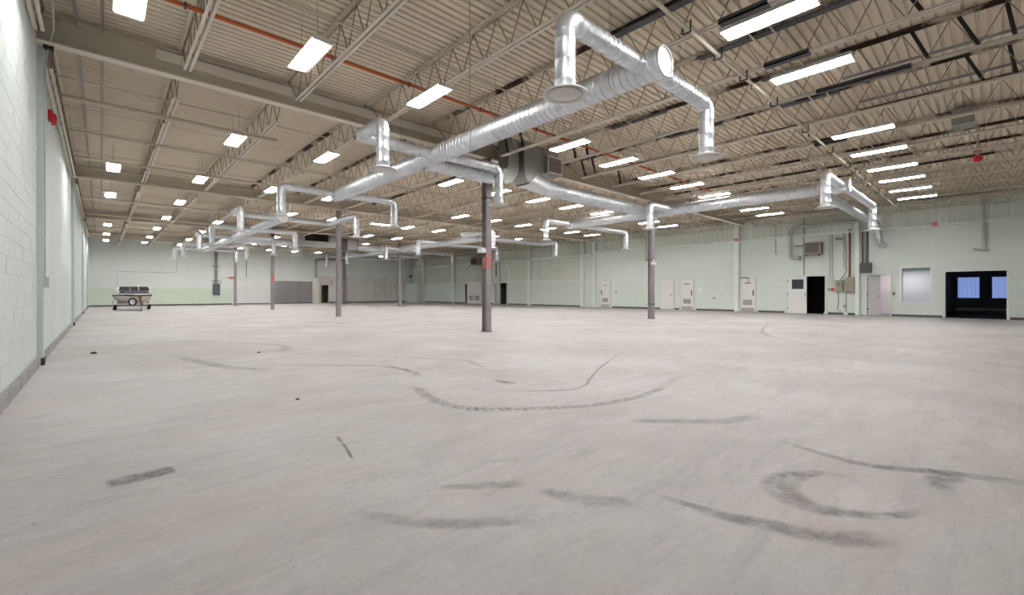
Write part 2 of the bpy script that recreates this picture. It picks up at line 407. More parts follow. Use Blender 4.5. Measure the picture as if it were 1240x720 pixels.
# right wall: block below, metal siding above; openings for doors and window
holes = [(-0.30, 1.62, 0, 2.15), (2.14, 3.15, 0.69, 2.37), (3.62, 4.52, 0, 2.08), (6.34, 8.12, 0, 2.08), (32.3, 34.05, 0, 2.10), (38.22, 39.0, 0, 2.06)]
wr = MB()
wall_panels(XR, 'x', YB, 22.95, 0, 4.36, 0.2, holes[:4], wr)
wall_panels(XR, 'x', 22.95, YF+0.2, 0, 2.16, 0.2, holes[4:], wr)
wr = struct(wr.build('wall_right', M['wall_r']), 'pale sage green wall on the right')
def ribbed(y0, y1, z0, z1, x, pitch, name, material):
    m = MB(); pr = []; yy = y0
    while yy < y1 - 0.001:
        e = min(yy+pitch, y1); pr += [(yy, x), (max(yy, e-0.09), x), (max(yy, e-0.065), x-0.02), (max(yy, e-0.025), x-0.02), (e, x)]; yy = e
    for (yy, xx) in pr: m.v += [(xx, yy, z0), (xx, yy, z1)]
    m.f += [(2*i, 2*i+1, 2*i+3, 2*i+2) for i in range(len(pr)-1)]
    return m.build(name, material, wr)
ribbed(YB, 22.95, 4.36, ZD+0.06, XR+0.16, 0.305, 'upper_siding', M['siding_near'])
ribbed(22.95, YF, 2.16, 4.22, XR+0.12, 0.305, 'middle_siding', M['siding'])
ribbed(22.95, YF, 4.22, ZD+0.06, XR+0.12, 0.305, 'high_siding', M['siding'])
MB().box(XR+0.2, XR+0.25, YB, YF+0.2, 2.2, ZD+0.1).build('outer_skin', M['siding'], wr)

tn = [0]
def trim(mb, material, label=None, name=None):
    tn[0] += 1
    return struct(mb.build(name or 'trim_%d' % tn[0], material), label)
trim(MB().box(XR-0.14, XR+0.16, YB, 10.7, 4.33, 4.42), M['sage'], 'horizontal steel girt along the near right wall')
trim(MB().box(XR-0.14, XR+0.16, 11.05, 21.7, 4.33, 4.42), M['sage'], 'horizontal steel girt on the middle of the right wall')
trim(MB().box(XR-0.16, XR+0.12, 22.0, 47.3, 4.14, 4.27), M['sage'], 'upper girt of the metal sided part of the right wall')
trim(MB().box(XR-0.09, XR+0.12, 23.1, 47.3, 2.12, 2.22), M['sage'], 'lower girt above the wainscot of the right wall')
trim(MB().box(XR-0.10, XR+0.02, 47.5, YF, 3.98, 4.08), M['sage'], 'short girt in the far right corner')
trim(MB().box(XR-0.10, XR+0.16, YB, YF, 5.52, 5.62), M['steel_pale'], 'eave angle along the top of the right wall')
for y0, y1 in ((4.83, 5.0), (10.78, 11.04), (21.63, 21.85), (22.8, 23.12), (28.95, 29.3), (33.3, 33.5), (41.1, 41.3), (47.2, 47.45)):
    trim(MB().box(XR-0.16, XR-0.145, y0, y1, 0, 5.7).box(XR-0.145, XR, (y0+y1)/2-0.012, (y0+y1)/2+0.012, 0, 5.7).box(XR-0.015, XR+0.1, y0, y1, 0, 5.7), M['sage'], 'sage green steel wall column')
trim(MB().box(XR-0.08, XR, 21.75, 23.0, 3.50, 3.58).box(XR-0.08, XR, 23.0, 26.2, 3.50, 3.57), M['sage'], 'short sage cross rail between wall posts')
trim(MB().bar((XR+0.02, 23.1, 4.15), (XR+0.02, 28.4, 2.25), 0.06, 0.06), M['sage'], 'diagonal sage wall brace')
trim(MB().box(XR-0.04, XR+0.1, 26.6, 26.72, 3.5, 5.6), M['sage'], 'thin sage post above the cross rail')
trim(MB().box(XR-0.04, XR+0.1, 28.0, 28.1, 2.2, 4.2), M['sage'], 'thin sage stud in the upper siding')
# left pilasters with dark bases
for yy in (10.6, 22.35, 34.0, 45.6):
    trim(MB().box(XL, XL+0.075, yy, yy+0.26, 0.10, 5.24), M['pil'], 'grey green pilaster on the left wall')
    trim(MB().box(XL, XL+0.09, yy-0.015, yy+0.275, 0, 0.12), M['black'], 'black foot of a left wall pilaster')
# curb and baseboards
struct(MB().box(XL+0.011, XL+0.05, YB, 10.58, 0, 0.14).box(XL, XL+0.05, 10.88, 22.33, 0, 0.12).box(XL, XL+0.05, 22.63, 33.98, 0, 0.12).box(XL, XL+0.05, 34.28, 45.58, 0, 0.1).box(XL, XL+0.05, 45.9, YF, 0, 0.1).build('baseboard_left', M['curb']), 'grey curb strip at the foot of the left wall')
br = MB()
for a, b in ((YB, -0.4), (1.72, 3.55), (5.02, 6.25), (8.3, 9.7), (11.06, 13.5), (14.7, 15.0), (16.1, 20.1), (23.14, 28.9), (29.32, 32.15), (34.2, 35.7), (39.1, 41.05), (41.32, 47.15)):
    br.box(XR-0.015, XR+0.001, a, b, 0, 0.11)
struct(br.build('baseboard_right', M['base']), 'dark base strip of the right wall')
struct(MB().box(XL+0.05, 9.4, YF-0.015, YF, 0, 0.12).box(9.5, 17, YF-0.055, YF-0.035, 0, 0.1).box(18.7, 28.0, YF-0.06, YF-0.04, 0, 0.12).build('baseboard_far', M['base']), 'dark base strip of the far wall')
# far wall cladding
cl = thing('wall_panel', (11.1, YF, 0), 'white panel cladding low on the far wall', 'panel')
for k in range(3): MB().box(9.45+1.1*k+0.01, 9.45+1.1*(k+1)-0.01, YF-0.035, YF, 0.1, 2.31).build('panel', M['white_panel'], cl)
cl = thing('wall_panel', (15, YF, 0), 'dark grey panel cladding low on the far wall', 'panel')
for k in range(3): MB().box(13.12+1.25*k+0.006, 13.12+1.25*(k+1)-0.006, YF-0.035, YF, 0.1, 2.36).build('panel', M['grey_panel'], cl)
cl = thing('wall_panel', (22.8, YF, 0), 'cream panel cladding right of the far doorway', 'panel')
MB().box(17.62, 17.82, YF-0.04, YF, 0, 2.92).box(17.82, 18.65, YF-0.04, YF, 2.0, 2.92).build('panel', M['cream_panel'], cl)
for k in range(7): MB().box(18.66+1.335*k+0.006, 18.66+1.335*(k+1)-0.006, YF-0.04, YF, 0.1, 2.94).build('panel', M['cream_panel'], cl)
# projecting closet in the far right corner
MBc = MB().box(28.1, XR-0.17, 47.5, YF-0.05, 0, 2.28)
struct(MBc.build('wall_closet', M['wall_r']), 'low pale green closet box in the far right corner')

# ---- offices behind the right wall
OX = 36.5
wo = MB()
wall_panels(OX, 'x', -6, 8.8, -0.2, 2.9, 0.15, [(0.66, 1.52, 0.88, 2.05), (-0.72, 0.16, 0.88, 2.05)], wo)
wo.box(XR+0.2, OX, 8.7, 8.8, 0, 2.9).box(XR+0.2, OX, -6.1, -6, 0, 2.9)
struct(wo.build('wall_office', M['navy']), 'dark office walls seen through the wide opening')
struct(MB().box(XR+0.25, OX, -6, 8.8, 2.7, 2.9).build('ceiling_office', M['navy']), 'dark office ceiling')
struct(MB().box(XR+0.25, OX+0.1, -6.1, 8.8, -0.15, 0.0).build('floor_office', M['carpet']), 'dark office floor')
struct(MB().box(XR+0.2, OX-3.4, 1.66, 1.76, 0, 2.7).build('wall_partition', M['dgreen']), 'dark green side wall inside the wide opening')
struct(MB().box(XR+0.2, 32.6, 1.765, 1.80, 0, 2.66).box(32.55, 32.6, 1.80, 5.2, 0, 2.66).box(XR+0.2, 32.6, 5.2, 5.25, 0, 2.66).build('wall_side_office', M['lilac']), 'pale lit room behind the window')
struct(MB().box(XR+0.2, 32.6, 1.77, 5.25, 2.6, 2.66).build('ceiling_side_office', M['lilac']))
struct(MB().box(XR+0.0, 32.55, 1.80, 5.2, 0.0, 0.012).build('floor_side_office', M['mauve']), 'mauve floor of the small lit room')
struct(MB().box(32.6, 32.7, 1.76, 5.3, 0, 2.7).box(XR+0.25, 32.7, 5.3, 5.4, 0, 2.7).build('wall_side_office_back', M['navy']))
# dark rooms behind the two far doorways of the right wall
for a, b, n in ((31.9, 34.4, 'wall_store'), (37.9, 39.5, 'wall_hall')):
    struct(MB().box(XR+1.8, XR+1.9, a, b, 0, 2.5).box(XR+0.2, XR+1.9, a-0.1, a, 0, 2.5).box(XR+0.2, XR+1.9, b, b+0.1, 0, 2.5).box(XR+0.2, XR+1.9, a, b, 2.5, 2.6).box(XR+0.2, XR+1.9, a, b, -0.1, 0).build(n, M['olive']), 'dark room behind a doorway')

# office windows with vertical blinds
for i, (a, b) in enumerate(((0.66, 1.52), (-0.72, 0.16))):
    wn = struct(MB().box(OX-0.04, OX+0.02, a-0.04, b+0.04, 0.83, 0.88).box(OX-0.02, OX+0.02, a-0.04, b+0.04, 2.05, 2.09).box(OX-0.02, OX+0.02, a-0.04, a, 0.88, 2.05).box(OX-0.02, OX+0.02, b, b+0.04, 0.88, 2.05).build('window_%d' % (i+1), M['white']), ['office window with blue lit vertical blinds, left of two', 'office window with blue lit vertical blinds, right of two'][i])
    MB().box(OX+0.08, OX+0.086, a, b, 0.88, 2.05).build('pane', M['glass'], wn)
    k = 0; yy = a + 0.02
    while yy < b - 0.04:
        c = yy + 0.035; an = R(random.choice((18, 24, 32, 40)))
        MB().bar((OX-0.09, c, 0.90), (OX-0.09, c, 2.04), 0.085*math.cos(an), 0.006).build('slat', M['slat'], wn); yy += 0.082
    MB().box(OX-0.12, OX-0.05, a-0.02, b+0.02, 2.04, 2.09).build('blind_rail', M['white'], wn)
tag(MB().box(OX-0.10, OX-0.02, -2.5, 1.6, 0.16, 0.30).build('baseboard_heater', M['white']), 'pale baseboard heater under the office windows', 'heater')

# big side-office window
wn = MB().box(XR-0.03, XR+0.1, 2.05, 2.14, 0.62, 2.45).box(XR-0.03, XR+0.1, 3.15, 3.24, 0.62, 2.45).box(XR-0.03, XR+0.1, 2.14, 3.15, 0.62, 0.69).box(XR-0.03, XR+0.1, 2.14, 3.15, 2.37, 2.45)
wn = struct(wn.build('window_3', M['white']), 'white framed square window in the right wall')
MB().box(XR+0.05, XR+0.056, 2.14, 3.15, 0.69, 2.37).build('pane', M['glass'], wn)
# frame of the wide opening
trim(MB().box(XR-0.012, XR+0.21, -0.36, -0.30, 0, 2.15).box(XR-0.012, XR+0.21, -0.36, 1.62, 2.15, 2.19), M['sage'], 'thin frame around the wide dark opening')

# ================================================================== DOORS of the right wall
def louver_part(parent, y0, y1, z0, z1):
    lv = MB().box(XR-0.075, XR-0.06, y0, y1, z0, z1).build('louver', M['louver'], parent)
    n = 6
    for k in range(n):
        z = z0 + (k+0.5)*(z1-z0)/n
        MB().bar((XR-0.08, y0+0.02, z), (XR-0.08, y1-0.02, z), 0.02, 0.025).build('slat', M['louver'], lv)
def closed_door(n, y0, y1, ztop, label, handle, louver=True, kick=False, plate=None, closer=False, frame=0.06):
    fr = struct(MB().box(XR-0.055, XR, y0-frame, y0, 0, ztop+frame).box(XR-0.055, XR, y1, y1+frame, 0, ztop+frame).box(XR-0.055, XR, y0, y1, ztop, ztop+frame).build('door_%d' % n, M['door_frame']), label)
    MB().box(XR-0.06, XR, y0+0.005, y1-0.005, 0.01, ztop-0.005).build('door_leaf', M['door'], fr)
    w = y1 - y0; c = (y0+y1)/2
    if louver: louver_part(fr, c-0.26, c+0.26, 0.42, 0.74)
    if kick: MB().box(XR-0.075, XR-0.06, y0+0.06, y1-0.06, 0.03, 0.25).build('kick_plate', M['kick'], fr)
    if plate: MB().box(XR-0.068, XR-0.06, c-0.18, c+0.18, 1.72, 1.77).build('name_plate', plate, fr)
    yh = y0+0.10 if handle > 0 else y1-0.10
    if abs(handle) == 1:
        MB().box(XR-0.11, XR-0.06, yh-0.025, yh+0.025, 0.98, 1.33).build('handle', M['handle'], fr)
    else:
        MB().tube((XR-0.12, yh, 1.0), (XR-0.06, yh, 1.0), 0.03, 10).bar((XR-0.115, yh, 1.0), (XR-0.115, yh + 0.12*(1 if handle > 0 else -1), 1.0), 0.02, 0.025).build('handle', M['handle'], fr)
    if closer:
        MB().box(XR-0.13, XR-0.06, c-0.05, c+0.9*w/2, ztop+0.01, ztop+0.07).bar((XR-0.12, c-0.02, ztop+0.04), (XR-0.1, c-0.06, ztop-0.3), 0.025, 0.02).build('door_closer', M['handle'], fr)
    return fr
closed_door(1, 9.86, 10.72, 2.04, 'white louvered door with dark closer beside the wall column', 1, True, True, M['handle'], True)
closed_door(2, 13.68, 14.54, 2.06, 'white louvered door with dark name plate, right of the plain door', 1, True, True, M['handle'])
closed_door(3, 15.1, 16.02, 2.06, 'plain white flush door without a louver', 2, False)
closed_door(4, 20.28, 21.16, 2.06, 'white louvered door nearest the metal sided part', -1, True, True, M['slate'])

# door 5: double door, left leaf shut with a lite, right side open to the dark office
f5 = struct(MB().box(XR-0.03, XR+0.2, 8.12, 8.19, 0, 2.14).box(XR-0.03, XR+0.2, 6.27, 6.34, 0, 2.14).box(XR-0.03, XR+0.2, 6.34, 8.12, 2.08, 2.14).build('door_5', M['door_frame']), 'double door, left leaf white with dark lite, right side open')
lf = wall_panels(XR-0.045, 'x', 7.19, 8.115, 0.01, 2.07, 0.045, [(7.34, 7.92, 1.38, 1.92)]).build('door_leaf', M['door'], f5)
MB().box(XR-0.03, XR-0.02, 7.34, 7.92, 1.38, 1.92).build('lite', M['dglass'], lf)
MB().box(XR-0.09, XR-0.045, 7.25, 7.29, 0.93, 1.18).build('handle', M['hub'], lf)
for z in (0.25, 1.05, 1.8): MB().box(XR-0.055, XR-0.03, 8.10, 8.14, z, z+0.1).build('hinge', M['handle'], lf)
MB().box(XR+0.6, XR+1.5, 6.36, 6.41, 0.01, 2.07).build('door_leaf', M['door'], f5)
# door 6: single leaf standing open into the small lit office
f6 = struct(MB().box(XR-0.03, XR+0.2, 4.52, 4.58, 0, 2.14).box(XR-0.03, XR+0.2, 3.56, 3.62, 0, 2.14).box(XR-0.03, XR+0.2, 3.62, 4.52, 2.08, 2.14).build('door_6', M['door_frame']), 'white door standing ajar into a pale lit room')
an = R(40); hx, hy = XR+0.02, 4.50
ex, ey = hx + 0.58*math.sin(an), hy - 0.58*math.cos(an)
lf = MB().bar((hx, hy, 1.04), (ex, ey, 1.04), 0.045, 2.06).build('door_leaf', M['door'], f6)
MB().tube((ex-0.12, ey+0.04, 1.0), (ex+0.06, ey+0.08, 1.0), 0.03, 10).build('knob', M['handle'], lf)
for z in (0.28, 1.02, 1.8): MB().box(XR-0.01, XR+0.01, 4.48, 4.53, z, z+0.11).build('hinge', M['handle'], lf)
# doors 7, 8: empty frames of the far doorways
f7 = struct(MB().box(XR-0.04, XR+0.2, 34.05, 34.15, 0, 2.16).box(XR-0.04, XR+0.2, 32.2, 32.3, 0, 2.16).box(XR-0.04, XR+0.2, 32.3, 34.05, 2.1, 2.16).build('door_7', M['pil']), 'open doorway to a dark room, with a grey leaf folded back')
MB().box(XR+0.02, XR+0.07, 33.72, 34.04, 0.01, 2.09).build('door_leaf', M['pil'], f7)
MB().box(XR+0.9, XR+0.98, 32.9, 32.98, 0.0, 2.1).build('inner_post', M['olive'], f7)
f8 = struct(MB().box(XR-0.04, XR+0.2, 39.0, 39.08, 0, 2.12).box(XR-0.04, XR+0.2, 38.14, 38.22, 0, 2.12).box(XR-0.04, XR+0.2, 38.22, 39.0, 2.06, 2.12).build('door_8', M['sage']), 'narrow dark doorway left of the white louvered cabinet')
f9 = struct(MB().box(17.78, 17.84, YF-0.06, YF+0.2, 0, 2.03).box(18.63, 18.69, YF-0.06, YF+0.2, 0, 2.03).box(17.84, 18.63, YF-0.06, YF+0.2, 1.98, 2.03).build('door_9', M['cream_panel']), 'open dark doorway in the far wall under the exit sign')

# ================================================================== STRUCTURE STEEL
for j, gy in enumerate(GY):
    g = thing('roof_girder', (14, gy, 5.236), 'cream steel roof girder over the %s row of columns from the camera' % ORD[j], 'girder')
    MB().box(XL, XR, gy-0.10, gy+0.10, 5.236, 5.262).build('bottom_flange', M['steel_pale'], g)
    MB().box(XL, XR, gy-0.009, gy+0.009, 5.262, 5.68).build('web', M['girder'], g)
    MB().box(XL, XR, gy-0.10, gy+0.10, 5.68, 5.70).build('top_flange', M['girder'], g)
    if j == 0:
        MB().box(0.75, 8.2, gy-0.055, gy-0.012, 5.47, 5.66).build('reinforcing_plate', M['steel_pale'], g)

def make_column(x, y, z1=5.236):
    c = thing('steel_column', (x, y, 0), '', 'column', 'grey steel columns')
    MB().box(x-0.09, x+0.09, y-0.115, y-0.102, 0, z1).box(x-0.09, x+0.09, y+0.102, y+0.115, 0, z1).box(x-0.006, x+0.006, y-0.102, y+0.102, 0, z1).build('shaft', M['column'], c)
    MB().box(x-0.13, x+0.13, y-0.15, y+0.15, 0, 0.015).build('base_plate', M['column'], c)
    MB().box(x-0.11, x+0.11, y-0.13, y+0.13, z1-0.02, z1).build('cap_plate', M['column'], c)
    return c
proto = make_column(CX[0], GY[0])
clab = {(0,0): 'nearest grey violet column, with red sign and white box', (0,1): 'grey violet column, second in the line from the nearest one',
        (0,2): 'grey violet column with a small red sign, farther back', (0,3): 'slim grey violet column before the white far wall panel',
        (1,0): 'grey violet column banded twice, nearest the doors of the right wall', (1,1): 'grey violet column straight behind the nearest column',
        (1,2): 'grey violet column before the right end of the cream panels', (1,3): 'grey violet column standing just right of the far doorway'}
COLS = {}
for i in range(2):
    for j in range(4):
        c = proto if (i, j) == (0, 0) else copy_tree(proto)
        c.location = (CX[i], GY[j], 0); c['label'] = clab[(i, j)]; COLS[(i, j)] = c

def col_part(i, j, mb, name, material):
    me = mb.build(name, material); me.parent = COLS[(i, j)]
    me.data.transform(Matrix.Translation(-Vector((CX[i], GY[j], 0)))); return me
for z in (0.667, 2.66): col_part(1, 0, MB().box(CX[1]-0.105, CX[1]+0.105, GY[0]-0.13, GY[0]+0.13, z-0.02, z+0.02), 'band', M['dark'])
col_part(0, 0, MB().box(CX[0]-0.105, CX[0]+0.105, GY[0]-0.13, GY[0]+0.13, 4.02, 4.06), 'band', M['dark'])

# joists
def joist_parts(L0, L1, end0, end1, root, scorched=False):
    """open-web joist along Y from L0 to L1 (local), bottom chord shorter by the end gaps"""
    top = M['scorched'] if scorched else M['steel']
    zt0, zt1, zb0, zb1 = 5.725, 5.79, 5.12, 5.17
    MB().box(-0.065, -0.018, L0, L1, zt0+0.045, zt1).box(0.018, 0.065, L0, L1, zt0+0.045, zt1).box(-0.026, -0.018, L0, L1, zt0, zt0+0.045).box(0.018, 0.026, L0, L1, zt0, zt0+0.045).build('top_chord', top, root, shift=False)
    a, b = L0+end0, L1-end1
    MB().box(-0.062, -0.016, a, b, zb0, zb0+0.008).box(0.016, 0.062, a, b, zb0, zb0+0.008).box(-0.024, -0.016, a, b, zb0, zb1).box(0.016, 0.024, a, b, zb0, zb1).build('bottom_chord', M['steel_pale'], root, shift=False)
    wb = MB(); n = max(2, round((b-a)/0.62)); st = (b-a)/n
    for k in range(n):
        y0 = a + k*st
        wb.bar((0, y0, zb0+0.02), (0, y0+st/2, zt0+0.02), 0.014, 0.014).bar((0, y0+st/2, zt0+0.02), (0, y0+st, zb0+0.02), 0.014, 0.014)
    if end0 > 0: wb.bar((0, a, zb0+0.02), (0, L0+0.1, zt0+0.02), 0.022, 0.022)
    if end1 > 0: wb.bar((0, b, zb0+0.02), (0, L1-0.1, zt0+0.02), 0.022, 0.022)
    wb.build('web', M['web'], root, shift=False)
bays = [(YB, 10.44, 0.3, 0.72, 'the bay nearest the camera'), (10.52, 21.90, 0.72, 0.72, 'the bay behind the first girder'), (21.98, 33.36, 0.72, 0.72, 'the bay behind the second girder'),
        (33.44, 44.83, 0.72, 0.72, 'the bay behind the third girder'), (44.91, YF, 0.72, 0.2, 'the last bay before the far wall')]
JOIST = {}
for bi, (y0, y1, e0, e1, bname) in enumerate(bays):
    protos = {}
    for k, x in enumerate(JX):
        e1_ = 1.46 if (bi, k) == (0, 6) else e1                  # cut short beside the air handler
        sc = (bi == 0 and 4 <= k <= 12) or (bi == 1 and 3 <= k <= 6)
        if (sc, e1_) not in protos:
            r = thing('roof_joist', (x, y0, 0), '', 'joist', 'open web roof joists'); protos[(sc, e1_)] = r
            joist_parts(0, y1-y0, e0, e1_, r, sc)
        else: r = copy_tree(protos[(sc, e1_)])
        r.location = (x, y0, 0); JOIST[(bi, k)] = r
        r['label'] = ('scorched' if sc else 'cream') + ' roof joist, ' + ORD[k] + ' from the left wall, in ' + bname
def joist_part(bi, k, mb, name, material):
    o = mb.build(name, material); r = JOIST[(bi, k)]; o.parent = r
    o.data.transform(Matrix.Translation(-r.location)); return o
for k, ya, yb, z in ((4, 2.1, 2.75, 5.10), (5, 2.07, 2.74, 5.10), (6, 1.0, 2.4, 5.10), (8, 2.6, 3.3, 5.10)):
    joist_part(0, k, MB().box(JX[k]-0.07, JX[k]+0.07, ya, yb, z, z+0.02).box(JX[k]-0.07, JX[k]-0.05, ya, yb, z, z+0.07), 'reinforcing_angle', M['dark'])
for k, ya, yb in ((5, 1.4, 3.9), (6, 1.9, 3.4), (7, 2.4, 3.6), (4, 3.0, 4.6), (6, 5.6, 7.2), (7, 5.0, 6.5)):
    joist_part(0, k, MB().box(JX[k]-0.075, JX[k]+0.075, ya, yb, 5.70, 5.722), 'reinforcing_angle', M['dark'])
for k, ya, yb in ((6, 0.42, 0.18), (6, 1.0, 0.77), (6, -0.11, -0.2), (7, 0.39, 0.15), (7, -0.16, -0.25), (5, 0.97, 0.7), (7, 9.3, 9.15), (6, 8.6, 8.5), (6, 8.15, 8.05), (5, 9.0, 8.8), (5, 9.6, 9.45), (7, 9.75, 9.55), (8, 9.5, 9.4)):
    joist_part(0, k, MB().bar((JX[k]+0.03, ya, 5.73), (JX[k]+0.03, yb, 5.15), 0.05, 0.05), 'brace', M['black'])

# bridging between joists: a top and a bottom rod on each line
bl = []
for bi, ys in enumerate(((-1.2, 2.6, 6.6), (11.75, 15.2, 19.9), (23.6, 27.2, 31.2), (35.0, 38.6, 42.2), (47.6,))):
    for q, yy in enumerate(ys):
        r = thing('bridging_line', (14, yy, 5.1), 'thin bridging rods, %s line in %s' % (ORD[q], bays[bi][4]), 'bridging', 'bridging rods')
        MB().bar((XL, yy, 5.195), (XR, yy, 5.195), 0.022, 0.022).build('bottom_rod', M['steel'], r)
        MB().bar((XL, yy, 5.695), (XR, yy, 5.695), 0.028, 0.022).build('top_rod', M['steel'], r)

# sprinkler pipes crossing under the joists
for q, (yy, z, x0, x1, rr) in enumerate(((3.05, 5.03, 3.5, 27.0, 0.028), (12.45, 5.05, XL+0.2, 3.3, 0.05), (14.95, 5.06, XL+0.2, 27.5, 0.03), (17.8, 5.06, XL+0.2, 27.5, 0.04), (20.75, 5.06, XL+0.2, 27.5, 0.055), (25.2, 5.06, XL+0.2, 27.5, 0.045), (30.2, 5.06, XL+0.2, 27.5, 0.04), (36.0, 5.06, XL+0.2, 27.5, 0.04), (41.0, 5.06, XL+0.2, 27.5, 0.04))):
    r = thing('sprinkler_pipe', ((x0+x1)/2, yy, z), 'cream sprinkler pipe running across the hall, %s counted from the camera' % ORD[q], 'pipe', 'cream sprinkler pipes')
    MB().tube((x0, yy, z), (x1, yy, z), rr, 10).build('pipe', M['pipe'], r, smooth=40)
    x = x0 + 1.6
    while x < x1:
        MB().tube((x, yy, z), (x, yy, z-rr-0.05), 0.012, 6).lathe((x, yy, z-rr-0.07), [(0.025, 0), (0.025, 0.012)], 8).build('sprinkler_head', M['handle'], r); x += 3.7
    if q == 0:
        for x in (6.26, 7.33, 8.4, 10.02, 12.2, 14.5, 16.62, 17.4, 18.9, 20.1, 21.64):
            h = MB().bar((x, yy-0.06, 5.13), (x, yy-0.06, z-0.07), 0.02, 0.016).bar((x, yy-0.06, z-0.07), (x, yy+0.06, z-0.07), 0.02, 0.016).bar((x, yy+0.06, z-0.07), (x, yy+0.06, 5.05), 0.02, 0.016)
            h.build('pipe_hanger', M['black'], r)
o = thing('orange_pipe', (10, 8.1, 5.42), 'orange pipe crossing high under the roof deck', 'pipe')
MB().tube((-0.5, 8.1, 5.42), (23, 8.1, 5.42), 0.033, 10).build('pipe', M['orange'], o, smooth=40)
for k in range(12): MB().box(0.9+1.85*k, 0.93+1.85*k, 8.06, 8.14, 5.38, 5.46).build('clip', M['handle'], o)
for q, x in enumerate((-0.3, 0.02)):
    tag(MB().tube((x, YB, 5.69), (x, 44.8 if q == 0 else 30, 5.69), 0.022, 8).build('conduit', M['conduit'], smooth=40), ['grey conduit under the deck, nearer the left wall', 'grey conduit under the deck, second from the left wall'][q], 'conduit', 'deck conduits')
tag(MB().tube((11.5, -3, 5.69), (11.5, 2.2, 5.69), 0.03, 8).build('conduit', M['conduit'], smooth=40), 'grey conduit under the deck at the upper right, left one', 'conduit', 'deck conduits')
tag(MB().tube((13.2, -3, 5.69), (13.2, 2.2, 5.69), 0.03, 8).build('conduit', M['conduit'], smooth=40), 'grey conduit under the deck at the upper right, right one', 'conduit', 'deck conduits')

# dark cable run along the left wall head
lw = thing('wall_conduit', (XL+0.1, 10.4, 1.3), 'thin conduit with a switch box on the left pilaster', 'conduit')
MB().sweep([(XL+0.28, 8.6, 5.6), (XL+0.22, 10.2, 5.4), (XL+0.14, 10.56, 5.2), (XL+0.09, 10.72, 5.0)], 0.012, 6).tube((XL+0.09, 10.72, 5.0), (XL+0.09, 10.72, 1.45), 0.012, 6).build('conduit', M['pil'], lw)
MB().box(XL+0.075, XL+0.14, 10.67, 10.77, 1.28, 1.46).build('switch_box', M['pil'], lw)
MB().box(XL+0.08, XL+0.2, 10.5, 10.6, 5.18, 5.26).build('clamp', M['black'], lw)
al = thing('fire_alarm', (XL, 12.8, 4.67), 'red fire alarm bell high on the left wall', 'alarm')
MB().box(XL, XL+0.06, 12.72, 12.92, 4.62, 4.82).build('back_box', M['redp'], al)
MB().lathe((XL+0.05, 12.8, 4.66), [(0.12, 0), (0.12, 0.03), (0.09, 0.07), (0.02, 0.085)], 20, (1, 0, 0)).build('bell', M['redp'], al, smooth=40)

# ================================================================== LIGHTS
def make_light():
    r = thing('fluorescent_light', (0, 0, 5.06), '', 'ceiling light', 'fluorescent ceiling lights')
    W, L = 0.165, 0.59
    hb = MB()
    hb.v += [(-W, -L, 0), (-W, L, 0), (-W+0.05, -L, 0.055), (-W+0.05, L, 0.055), (W-0.05, -L, 0.055), (W-0.05, L, 0.055), (W, -L, 0), (W, L, 0)]
    hb.f += [(0,1,3,2), (2,3,5,4), (4,5,7,6)]
    hb.box(-W+0.05, W-0.05, -L, L, 0.055, 0.085).box(-W+0.02, W-0.02, -L-0.012, -L, 0.0, 0.06).box(-W+0.02, W-0.02, L, L+0.012, 0.0, 0.06)
    hb.build('reflector', M['white'], r, shift=False)
    for k in range(4):
        x = -0.114 + 0.076*k
        MB().tube((x, -L+0.02, 0.02), (x, L-0.02, 0.02), 0.017, 6).build('tube', M['tube'], r, shift=False, smooth=80)
    for yy in (-0.38, 0.38): MB().bar((0, yy, 0.085), (0, yy, 0.742), 0.006, 0.006).build('hanger_wire', M['conduit'], r, shift=False)
    return r
GX = [0.29, 2.52, 4.78, 6.95, 9.12, 11.36, 13.55, 15.72, 18.05, 20.15, 22.4, 24.5]
RY = [2.2, 7.65, 13.1, 18.6, 23.9, 29.3, 34.6, 40.2, 45.1]
rows = {0: [1, 2, 3, 4, 6, 7, 8, 9, 10, 11], 1: [0, 1, 2, 4, 5, 6, 7, 8, 9, 10, 11], 2: [1, 2, 4, 5, 6, 7, 8, 10, 11], 3: [0, 1, 2, 3, 6, 7, 8, 9, 10, 11],
        4: [0, 1, 3, 4, 6, 7, 8, 9, 10], 5: [1, 2, 3, 6, 7, 8, 9], 6: [0, 1, 2, 3, 4, 5, 6, 7, 9], 7: [0, 1, 2, 3, 4, 5], 8: [0, 1, 2, 3, 4, 5, 6, 7, 10]}
LP = None
for ri, ks in rows.items():
    for q, k in enumerate(ks):
        if LP is None: LP = r = make_light()
        else: r = copy_tree(LP)
        r.location = (GX[k], RY[ri], 5.06)
        r['label'] = 'fluorescent ceiling light, %s from left in the %s crosswise row from camera' % (ORD[q], ORD[ri])
# the half-lit fixture over the near left: two of its tubes glow only faintly pink
for o in list(COL.objects):
    if o.get('label', '') == 'fluorescent ceiling light, second from left in the second crosswise row from camera':
        tubes = sorted([c for c in o.children if c.name.startswith('tube')], key=lambda c: c.data.vertices[0].co.x)
        for c in tubes[2:]:
            c.data = c.data.copy(); c.data.materials[0] = M['tube_pink']
            c['label'] = 'dim pinkish tube'
r = copy_tree(LP); r.location = (11.8, 23.9, 5.06); r.rotation_euler = (0, 0, R(90)); r['label'] = 'lit fluorescent ceiling light turned crosswise behind the middle ducts'
r = copy_tree(LP); r.location = (31.2, 3.3, 2.5)
r['label'] = 'fluorescent ceiling light inside the small pale office'
for c in list(r.children):
    if c.name.startswith('hanger_wire'): bpy.data.objects.remove(c)

